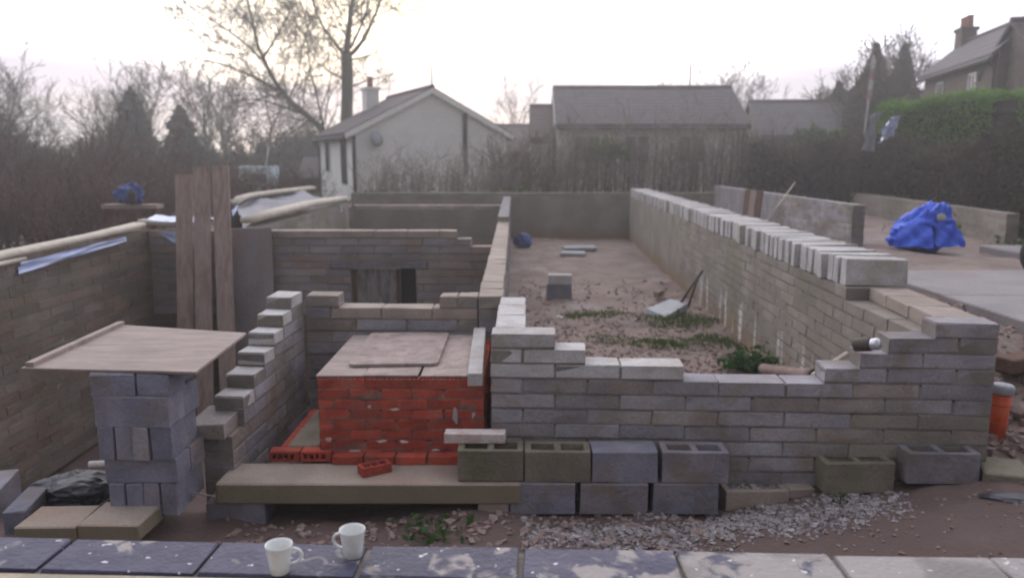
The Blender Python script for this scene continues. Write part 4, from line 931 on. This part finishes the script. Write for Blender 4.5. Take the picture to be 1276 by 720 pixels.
# leaning pole with red and white boards, and pale sheets at its foot
sp = thing('marker_pole', 'slim pole with pink-red and white panels in front of the tall dark trees', 'pole', (11.15,27.0,1.0), 0)
MB().tube([(0,0,0),(.25,0,4.7)], .03, 6).build('pole', 'sign_pale', sp)
for k in range(4):
    z = 3.3+.33*k; x = .25*z/4.7; MB().hexa([(x-.07,-.04,z),(x+.07,-.04,z),(x+.07,-.015,z),(x-.07,-.015,z),(x-.05,-.04,z+.29),(x+.09,-.04,z+.29),(x+.09,-.015,z+.29),(x-.05,-.015,z+.29)]).build('panel', 'sign_red' if k % 2 == 0 else 'sign_pale', sp)
sheet_quad('plastic_bundle', [(8.5,19.6,2.75),(8.95,19.8,2.95),(9.05,19.7,3.45),(8.75,19.6,3.3)], 'polythene', 'pale bluish plastic scrap caught on the hedge top below the marker pole', 'plastic sheet', 8, .07, 4, .01)
sheet_quad('plastic_bundle', [(8.15,19.6,2.6),(8.45,19.7,2.55),(8.5,19.6,3.5),(8.3,19.6,3.4)], 'grey_metal', 'pale grey sheet hanging on the hedge left of the bluish plastic scrap', 'plastic sheet', 8, .06, 6, .01)

# ------------------------------------------------------------------ trees
def spread(mb, p, d, L, r, lev, maxlev, rg, up=.08, kids=(9,6,4), wob=.22, rmin=.006, gap=.2, droop=0):
    n = 5 if lev == 0 else (4 if lev < maxlev else 3); pts = [p]; rad = [r]; dirs = [d]
    for k in range(n):
        d = (d + Vector((rg.gauss(0,wob), rg.gauss(0,wob), rg.gauss(0,wob)*.7 + up - droop*lev))).normalized(); p = p + d*(L/n)
        pts.append(p); rad.append(max(rmin, r*(1-.82*(k+1)/n))); dirs.append(d)
    mb.tube(pts, rad, 5 if lev == 0 else 3, False)
    if lev < maxlev:
        for q in range(kids[min(lev, len(kids)-1)]):
            t = gap + (1-gap)*rg.random(); f = t*n; i = min(n-1, int(f)); b = pts[i].lerp(pts[i+1], f-i); dd = dirs[i+1]
            ax = dd.orthogonal().normalized(); ax = Matrix.Rotation(rg.uniform(0,6.28),3,dd) @ ax
            nd = (Matrix.Rotation(R(rg.uniform(25,60)),3,ax) @ dd).normalized()
            spread(mb, b, nd, L*rg.uniform(.38,.62)*(1.15-.5*t), max(rmin, rad[i]*.6), lev+1, maxlev, rg, up, kids, wob, rmin, gap, droop)
def limb(trunk, crown, pts, r0, r1, rg, every, clen, kids=(6,4), start=0., rmin=.010, n=7, up=.05, droop=0, smooth=3):
    P = [Vector(p) for p in pts]; out = []
    for k in range(len(P)-1):
        for j in range(smooth):
            t = j/smooth; a_ = P[max(0,k-1)]; b_ = P[k]; c_ = P[k+1]; d_ = P[min(len(P)-1,k+2)]
            out.append(.5*((2*b_)+(-a_+c_)*t+(2*a_-5*b_+4*c_-d_)*t*t+(-a_+3*b_-3*c_+d_)*t**3))
    out.append(P[-1]); m_ = len(out)-1; rad = [r0+(r1-r0)*(k/m_)*1 for k in range(m_+1)]
    trunk.tube([tuple(q) for q in out], rad, n, True)
    if not every: return
    tot = 0; nxt = start
    for k in range(m_):
        seg = (out[k+1]-out[k]); l_ = seg.length
        while nxt < tot+l_:
            b_ = out[k].lerp(out[k+1], (nxt-tot)/l_); dd = seg.normalized(); ax = Matrix.Rotation(rg.uniform(0,6.28),3,dd) @ dd.orthogonal().normalized()
            nd = (Matrix.Rotation(R(rg.uniform(35,75)),3,ax) @ dd).normalized()
            spread(crown, b_, nd, clen*rg.uniform(.8,1.7), max(rmin*1.5, rad[k]*.30), 0, len(kids), rg, up, kids, .13, rmin, .2, droop); nxt += every*rg.uniform(.6,1.4)
        tot += l_
rt = random.Random(101)
TY = 40.0; q = lambda x, y, dy=0: tuple(onY(x, y, TY+dy))
tt = thing('bare_tree', 'tall bare tree with straight trunk rising behind the white bungalow chimney', 'tree', tuple(onY(432,190,TY)))
off = Vector(tt.location); T, C_ = MB(), MB()
limb(T, C_, [q(432,215),q(432,150),q(433,110),q(432,68)], .31, .27, rt, 0, 0)
limb(T, C_, [q(431,72),q(434,45),q(437,18),q(441,-10),q(444,-60),q(446,-130)], .17, .035, rt, .20, 2.0, start=.8)
limb(T, C_, [q(433,72),q(447,58),q(458,40),q(468,18),q(480,-15,1),q(500,-70,2)], .12, .025, rt, .20, 1.9, start=.8)
limb(T, C_, [q(430,72),q(424,62),q(404,36,-1),q(392,8,-2),q(384,-40,-2)], .10, .022, rt, .22, 2.0, start=.6)
limb(T, C_, [q(437,60),q(455,20,2),q(462,-20,3),q(470,-70,3)], .075, .022, rt, .24, 1.8, start=.5)
limb(T, C_, [q(434,76),q(450,72,-1),q(468,68,-2)], .05, .02, rt, .5, 1.2, kids=(4,3), start=.3)
limb(T, C_, [q(430,100),q(408,88,1),q(390,70,2),q(378,40,3)], .05, .015, rt, .3, 1.8, start=.4)
limb(T, C_, [q(434,110),q(460,100,1),q(490,92,2)], .05, .015, rt, .5, 1.2, start=.3)
for m in (T, C_): m.v = [(x-off.x, y-off.y, z-off.z) for x,y,z in m.v]
T.build('trunk', 'bark', tt, True); C_.build('crown', 'twig_ash', tt)
t2 = thing('bare_tree', 'bare tree leaning left with a long thick bough beside the straight tree', 'tree', tuple(onY(410,195,TY+2)))
off = Vector(t2.location); T, C_ = MB(), MB(); TY = 42.0
limb(T, C_, [q(415,200),q(404,165),q(384,145),q(352,116),q(326,68),q(315,30),q(300,-40)], .19, .035, rt, .22, 2.3, start=1.2)
limb(T, C_, [q(354,117),q(318,97,-1),q(282,82,-2),q(238,72,-3)], .085, .018, rt, .22, 2.1, start=.5)
limb(T, C_, [q(384,145),q(350,132,1),q(315,124,2),q(285,128,2)], .075, .016, rt, .24, 1.9, start=.5)
limb(T, C_, [q(328,72),q(345,45,1),q(362,10,2),q(372,-50,2)], .07, .016, rt, .24, 2.1, start=.4)
limb(T, C_, [q(330,78),q(300,50,-1),q(268,28,-2),q(225,0,-2)], .06, .016, rt, .22, 2.2, start=.4)
limb(T, C_, [q(404,165),q(395,120,-1),q(385,80,-2),q(382,40,-3)], .065, .016, rt, .26, 1.9, start=.8)
limb(T, C_, [q(360,125),q(372,95,2),q(376,60,3),q(390,20,4)], .05, .016, rt, .26, 1.9, start=.4)
limb(T, C_, [q(316,32),q(290,10,1),q(262,-20,1),q(240,-60,1)], .05, .016, rt, .22, 2.2, start=.2)
for m in (T, C_): m.v = [(x-off.x, y-off.y, z-off.z) for x,y,z in m.v]
T.build('trunk', 'bark', t2, True); C_.build('crown', 'twig_ash', t2)

def wood_tree(seed, H, spreadw, mat='twig_brown', kids=(7,5,4), nlimb=11, rmin=.012):
    rg = random.Random(seed); T, C_ = MB(), MB(); p = Vector((0,0,-.5)); d = Vector((rg.gauss(0,.05),rg.gauss(0,.05),1)).normalized(); pts = [p]; n = 7
    for k in range(n): d = (d+Vector((rg.gauss(0,.07),rg.gauss(0,.07),.06))).normalized(); p = p+d*(H*.62/n); pts.append(p)
    r0 = H*.018; T.tube(pts, [r0*(1-.75*k/n) for k in range(n+1)], 7)
    for k in range(nlimb):
        t = .25+.75*(k+rg.random())/nlimb; f = t*n; i = min(n-1,int(f)); b = pts[i].lerp(pts[i+1],f-i); a = k*2.4+rg.uniform(-.5,.5)
        nd = Vector((math.cos(a)*spreadw,math.sin(a)*spreadw,rg.uniform(.7,1.3)*(.4+t))).normalized()
        spread(C_, b, nd, H*rg.uniform(.34,.5)*(1.15-.35*t), r0*.42*(1.1-.6*t), 0, 2, rg, .09, kids, .16, rmin, .2)
    return T, C_
PRO = {}
def tree_at(kind_, x, y, H, label, group, mat='twig_brown', rz=0, zoff=0):
    """first call of a kind builds it, later calls copy it"""
    sc = H/9.0
    if kind_ not in PRO:
        T, C_ = wood_tree(200+kind_*7, 9.0, [.8,.55,1.0,.7][kind_ % 4]); 
        t = thing('bare_tree', label, 'tree', (x,y,gz(x,y)+zoff), rz, group); T.build('trunk','bark',t,True); C_.build('crown',mat,t); t.scale = (sc,)*3; PRO[kind_] = t; return t
    return dup(PRO[kind_], (x,y,gz(x,y)+zoff), rz, label, (sc,)*3, group)
def conifer(x, y, H, w_, label, seed, mat='conifer', n=3800, size=.20):
    rs = np.random.RandomState(seed); u = 1-rs.random(n)**.5*.0-rs.random(n)**.62; a = rs.random(n)*6.283
    lobes = .68+.32*np.sin(a*4+u*23+seed); rad = w_*(1-u)**.62*lobes*(rs.random(n)**.35)*(.65+.6*rs.random(n))
    P = np.stack([rad*np.cos(a), rad*np.sin(a), u*H+.3-rad*.25], 1)
    t = thing('conifer_tree', label, 'tree', (x,y,gz(x,y)), 0); MB().cards(P, size, rs).build('crown', mat, t); MB().tube([(0,0,-.5),(0,0,H*.9)], [.16,.03], 7).build('trunk','bark',t)
    return t
def bush_mesh(seed, W, D, H, n, mat, nseg=3, r0=.018):
    rg = random.Random(seed); m = MB()
    for _ in range(n):
        a = rg.uniform(0,6.28); q_ = rg.random()**.5; p = Vector((W*q_*math.cos(a), D*q_*math.sin(a), -.2)); d = Vector((rg.gauss(0,.28),rg.gauss(0,.28),1)).normalized()
        spread(m, p, d, H*rg.uniform(.6,1.15)*(1-.35*q_), r0*rg.uniform(.6,1.2), 0, 2, rg, .03, (5,3), .14, .007, .25)
    return m.mesh('twigs', mat)
WG = 'bare trees of the wood on the left'
rw = random.Random(33)
lab_w = 4*['bare leafless tree among the many trees of the wood on the left']; _unused = ['bare brown tree in the wood behind the left wall','thin bare tree standing in the wood left of the planks','bare wide tree deep in the wood at left','slender bare tree in the far wood edge']
spots = [(-17.5,27,7.2,2),(-20.5,29,6.8,0),(-16.0,31,5.6,1),(-23.5,33,9.0,2),(-22.5,38,7.0,0),(-27,40,11.2,2),(-30,44,11.5,0),(-18.2,36,6.2,3),(-20.5,44,9.6,1),(-22.8,49,10.5,3),(-19.5,50,10.8,1),
         (-25,52,10,0),(-33,52,12,2),(-38,56,12.5,1),(-17.5,55,10.2,3),(-21,58,10.6,0),(-28,60,9.5,3),(-14.5,57,7.2,2),(-16.5,62,8.2,0),(-24,66,9.5,1),(-34,66,11,3),(-42,66,13,0),(-13,66,7.5,1),(-19,70,9,2),(-29,72,9,1),
         (-38,75,11,2),(-11.5,72,7.6,3),(-15.5,76,8.0,0),(-24,80,9,3),(-48,80,13,1),(-12.5,30,3.8,2),(-13.8,33,4.2,0)]
for i, (x, y, H, k) in enumerate(spots):
    z = gz(x, y); tree_at(k, x, y, H*(.62 if y < 46 else .84)+max(0, 1.0-z)*.8, lab_w[k], WG, 'twig_brown', rw.uniform(0,6.28))
conifer(onY(168,200,42).x, 42, 5.5, 2.1, 'dark pointed conifer in the wood, left of the other conifer', 301)
conifer(onY(228,200,46).x, 46, 4.8, 2.1, 'dark conifer in the wood above the leaning planks', 302)
def evergreen(x, y, W, D, H, label, seed, mat, n, size=.16, name='evergreen_bush', cat='bush'):
    rs = np.random.RandomState(seed); d = rs.normal(size=(n,3)); d /= np.linalg.norm(d,axis=1)[:,None]; d[:,2] = np.abs(d[:,2])
    lump = .72 + .28*np.sin(d[:,0]*5+seed)*np.cos(d[:,1]*4+seed*2)+.14*np.sin(d[:,2]*9+d[:,0]*7); rr_ = (rs.random(n)**.28)*lump
    P = d*rr_[:,None]*[W,D,H]; t = thing(name, label, cat, (x,y,gz(x,y)-.1)); MB().cards(P, size, rs).build('foliage', mat, t)
    rg = random.Random(seed); s_ = MB()
    for _ in range(9): a = rg.uniform(0,6.28); s_.tube([(0,0,-.3),(W*.3*math.cos(a),D*.3*math.sin(a),H*.4),(W*.6*math.cos(a),D*.6*math.sin(a),H*.75)],[.07,.04,.015],4)
    s_.build('stems','bark',t); return t
for i, (px, y, W, H, mat, lb) in enumerate(((250,52,3.2,3.9,'conifer','dark green round evergreen in the wood right of the conifers'),(300,54,3.4,4.0,'olive_leaf','olive evergreen bush in the wood behind the caravan'),
        (360,53,3.0,4.6,'conifer','tall dark evergreen just left of the white bungalow'),(395,56,2.6,4.8,'conifer','dark evergreen touching the far corner of the white bungalow'),
        (205,50,3.2,3.6,'olive_leaf','olive green bush below the pointed conifer'),(20,40,3.6,4.4,'conifer','dark evergreen at the left picture edge'),
        (120,45,4.0,3.9,'olive_leaf','brownish olive thicket in the middle of the wood'),(330,60,4.5,4.4,'olive_leaf','pale olive hedge tree farthest behind the caravan'))):
    p = onY(px,200,y); evergreen(p.x, y, W, 2.4, H+max(0,.3-gz(p.x,y)), lb, 400+i, mat, 6500, .15)
BM = [bush_mesh(500+k, 1.5, 1.1, 2.2, 55, 'twig_red') for k in range(3)]
BG = 'reddish bare bushes beyond the left wall'
for i, (px, y, s_) in enumerate(((-10,16,.75),(25,17,.8),(65,18,.8),(100,17,.72),(130,20,.85),(170,21,.8),(205,22,.85),(20,24,1.5),(70,25,1.55),(120,27,1.5),(165,28,1.25),(215,28,1.1),(290,26,.75),(330,27,.7),(370,28,.65),(-20,26,1.6),(262,30,.9))):
    p = onY(px,220,y); o = thing('bare_bush', 'reddish bare bush in the thicket beyond the left wall', 'bush', (p.x,y,gz(p.x,y)), i*1.7, BG); o.scale = (s_*1.15,s_*1.15,s_); link('twigs', BM[i % 3], o)

# trees behind the right side
tree_at(0, onY(640,200,55).x, 55, 7.0, 'small bare tree between the white bungalow and the slate roof', 'bare trees behind the houses', zoff=.2)
tree_at(1, onY(915,200,50).x, 50, 8.3, 'bare round tree standing right of the slate roof', 'bare trees behind the houses', rz=1.)
tree_at(2, onY(935,200,53).x, 53, 8.0, 'second bare tree behind the right end of the slate roof', 'bare trees behind the houses', rz=2.)
tree_at(3, onY(835,200,54).x, 54, 7.3, 'bare tree top showing above the slate roof ridge', 'bare trees behind the houses', rz=2.)
def thick_tree(px, y, H, w_, label, seed):
    x = onY(px,200,y).x; rg = random.Random(seed); rs = np.random.RandomState(seed); T, C_ = wood_tree(seed, H, .45, kids=(8,6,4), nlimb=16, rmin=.014)
    t = thing('ivy_tree', label, 'tree', (x,y,gz(x,y)-.2)); T.build('trunk','bark',t,True); C_.build('crown','twig_brown',t)
    w_ *= 1.25; n = 11000; u = rs.random(n); a = rs.random(n)*6.283; rad = w_*(1-u**2.5)*(.55+.45*np.sin(u*3.14))*(rs.random(n)**.4)*(.75+.25*np.sin(a*3+u*9))
    P = np.stack([rad*np.cos(a), rad*np.sin(a), u*H*.80+.3], 1); MB().cards(P, .15, rs).build('foliage','olive_leaf',t); return t
thick_tree(1083, 38, 7.6, 1.35, 'tallest of the dark ivy-clad trees left of the stone cottage', 601)
thick_tree(1118, 42, 8.2, 1.25, 'dark bare-topped tree between the tallest ivy tree and the cottage', 602)
thick_tree(1040, 41, 5.9, 1.6, 'dark ivy-clad tree left of the tallest one', 603)
thick_tree(1008, 44, 5.0, 1.5, 'lowest and leftmost dark tree of the ivy-clad clump', 604)

# ------------------------------------------------------------------ hedges
def leaf_hedge(name, label, path, W, H, n, size, mat, seed, core='hedge_core', twigs=0, tmat='twig_brown', jag=.12, base=None):
    """hedge along a path: a dark twiggy core, leaves over its skin and straggling twigs"""
    P = [Vector(p) for p in path]; rs = np.random.RandomState(seed); rg = random.Random(seed)
    L = [(P[i+1]-P[i]).length for i in range(len(P)-1)]; tot = sum(L); b0 = P[0]
    t = thing(name, label, 'hedge', (b0.x,b0.y,gz(b0.x,b0.y) if base is None else base))
    def at(s_):
        for i, l_ in enumerate(L):
            if s_ <= l_ or i == len(L)-1: d = (P[i+1]-P[i]).normalized(); return P[i].lerp(P[i+1], min(1, s_/l_)), Vector((-d.y,d.x))
            s_ -= l_
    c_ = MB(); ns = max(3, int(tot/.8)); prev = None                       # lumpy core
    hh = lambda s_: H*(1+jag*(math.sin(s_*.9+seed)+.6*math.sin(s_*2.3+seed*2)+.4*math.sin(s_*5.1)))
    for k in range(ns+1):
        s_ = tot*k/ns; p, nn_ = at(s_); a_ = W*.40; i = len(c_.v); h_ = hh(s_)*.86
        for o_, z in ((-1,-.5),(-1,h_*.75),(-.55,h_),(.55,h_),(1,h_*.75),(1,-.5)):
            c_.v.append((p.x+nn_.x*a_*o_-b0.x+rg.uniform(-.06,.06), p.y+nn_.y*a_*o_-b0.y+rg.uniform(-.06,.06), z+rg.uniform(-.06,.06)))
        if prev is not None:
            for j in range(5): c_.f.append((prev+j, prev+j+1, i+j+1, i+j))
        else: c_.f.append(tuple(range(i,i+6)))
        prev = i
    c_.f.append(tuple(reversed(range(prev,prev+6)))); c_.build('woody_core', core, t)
    S = rs.random(n)*tot; pts = []
    for s_ in S:
        p, nn_ = at(s_); h_ = hh(s_); v = rg.random()
        if v < .62: o_ = rg.choice((-1,1))*W*.5*(1-.25*rg.random()**2); z = h_*rg.random()
        else: o_ = W*.5*rg.uniform(-1,1); z = h_*(1-.16*rg.random()**2)
        z -= max(0, abs(o_)/(W*.5)-.6)*.25*(z/h_)*h_
        pts.append((p.x+nn_.x*o_-b0.x+rg.gauss(0,.03), p.y+nn_.y*o_-b0.y+rg.gauss(0,.03), z+rg.gauss(0,.05)))
    MB().cards(np.array(pts), size, rs).build('foliage', mat, t)
    if twigs:
        m = MB()
        for _ in range(twigs):
            s_ = rg.random()*tot; p, nn_ = at(s_); o_ = rg.uniform(-.5,.5)*W; h_ = hh(s_)
            spread(m, Vector((p.x+nn_.x*o_-b0.x, p.y+nn_.y*o_-b0.y, h_*rg.uniform(.2,.85))), Vector((rg.gauss(0,.45),rg.gauss(0,.45),1)).normalized(), h_*rg.uniform(.2,.42), .012, 0, 1, rg, .03, (4,), .2, .006)
        m.build('twigs', tmat, t)
    return t
leaf_hedge('dark_hedge', 'long dark brown-green hedge above the low wall behind the blue tarpaulin', [(7.4,26.5),(9.7,25.6),(10.6,20),(10.1,15),(9.9,12)], 1.5, 1.75, 26000, .055, 'hedge_dark', 701, twigs=620)
leaf_hedge('green_hedge', 'bright green clipped hedge in front of the stone cottage', [(11.6,25.5),(13.4,22.5),(17.5,20.5)], 2.2, 1.55, 30000, .05, 'hedge_bright', 702, core='hedge_core', jag=.05, base=2.62)
def stem_hedge(name, label, x0, x1, y, H, n, mat, seed, base, W=.7, lean=.08, stakes=0, kids=(7,3)):
    rg = random.Random(seed); t = thing(name, label, 'hedge', (x0,y,base)); S_, m = MB(), MB()
    for _ in range(n):
        p = Vector((rg.uniform(0,x1-x0), rg.uniform(-W/2,W/2), -.2)); d = Vector((rg.gauss(lean,.10), rg.gauss(0,.08), 1)).normalized()
        spread(m, p, d, H*rg.uniform(.55,1.12), rg.uniform(.013,.026), 0, 2, rg, .02, kids, .08, .006, .15)
    for k in range(stakes):
        x = (x1-x0)*(k+.5+rg.uniform(-.3,.3))/stakes; S_.tube([(x,rg.uniform(-.2,.2),-.3),(x+rg.uniform(-.05,.25),rg.uniform(-.2,.2),H*rg.uniform(.6,.95))],[.035,.022],5)
    m.build('twigs', mat, t)
    if stakes: S_.build('stems', 'bark', t)
    return t
stem_hedge('twiggy_hedge', 'low thin hedge of pale bare twigs in front of the white bungalow', onY(448,200,27).x, onY(640,200,27).x, 27, 1.75, 150, 'twig_pale', 801, .9, kids=(4,2))
stem_hedge('twiggy_hedge', 'reddish bare shrubs in the gap right of the white bungalow', onY(600,200,27.6).x, onY(690,200,27.6).x, 27.8, 2.2, 60, 'twig_red', 802, .9)
stem_hedge('twiggy_hedge', 'tall brown twiggy hedge with upright stems in front of the slate-roofed house', onY(688,200,27).x, onY(955,200,27).x, 27, 2.6, 270, 'twig_mid', 803, .95, .9, .10, 26, (4,2))
stem_hedge('twiggy_hedge', 'dense brown bare hedge joining the dark hedge at the right', onY(930,200,27).x, onY(1050,200,27).x, 27.3, 2.0, 170, 'twig_brown', 804, 1.0, 1.0, .15, 8)
p = onY(757,185,26.9); ivy = evergreen(p.x, 26.85, 1.15, .5, .75, 'green ivy clump on top of the twiggy hedge before the slate roof', 811, 'ivy', 1500, .07, 'ivy_clump', 'ivy'); ivy.location.z = 2.42
p = onY(652,225,26.6); o = evergreen(p.x, 26.5, .85, .5, .75, 'low green shrub just behind the back wall, right of the bungalow', 812, 'ivy', 900, .08, 'green_shrub', 'shrub'); o.location.z = .9
p = onY(1025,165,30); o = evergreen(p.x, 30, 1.6, .6, 1.0, 'yellow-green shrub on the hedge top left of the marker pole', 813, 'ivy', 1500, .09, 'green_shrub', 'shrub'); o.location.z = 2.75
p = onY(470,225,26.2); o = evergreen(p.x, 26.0, 1.2, .4, .45, 'low rusty shrub at the foot of the bungalow behind the back wall', 814, 'twig_red', 700, .07, 'rusty_shrub', 'shrub'); o.location.z = 1.0
leafy(9.0, 13.3, .9, .35, 500, .06, 'green weeds at the hedge foot right of the blue tarpaulin', 821, 'grass')
leafy(8.6, 16.5, .9, .45, 400, .06, 'green weeds along the low wall top behind the blue tarpaulin', 822, 'grass')
# far wooded rise closing the view
hm = MB(); na, rad = 240, 130
hills = []
for k in range(na+1):
    a = 2*math.pi*k/na - math.pi; x, y = math.sin(a), math.cos(a); h_ = 4.2 + 1.6*math.sin(a*3+1)+1.0*math.sin(a*9)+.5*math.sin(a*23)
    for rr_, z in ((105,-1.5),(118,h_*.6),(140,h_),(220,h_*.9),(320,-2.5)): hm.v.append((x*rr_, y*rr_, z))
for k in range(na):
    for j in range(4): i = k*5+j; hm.f.append((i, i+5, i+6, i+1))
kind(hm.build('hills', 'far_field', None, True), 'structure')

# ------------------------------------------------------------------ haze volume added to imitate lens veil over the distance
hz = kind(MB().box(-345,345,-345,345,-6,17).build('haze', None), 'stuff')
hmt = bpy.data.materials.new('haze'); hmt.use_nodes = True; hn = hmt.node_tree.nodes
for n in list(hn): hn.remove(n)
pv = hn.new('ShaderNodeVolumePrincipled'); pv.inputs['Density'].default_value = .0042; pv.inputs['Color'].default_value = (.95,.94,.945,1); pv.inputs['Anisotropy'].default_value = .6
ho = hn.new('ShaderNodeOutputMaterial'); hmt.node_tree.links.new(pv.outputs[0], ho.inputs['Volume']); hz.data.materials.append(hmt)
# walls and houses are things, whatever their names
for o in bpy.data.objects:
    if o.get('category') and not o.get('kind'): o['kind'] = 'thing'
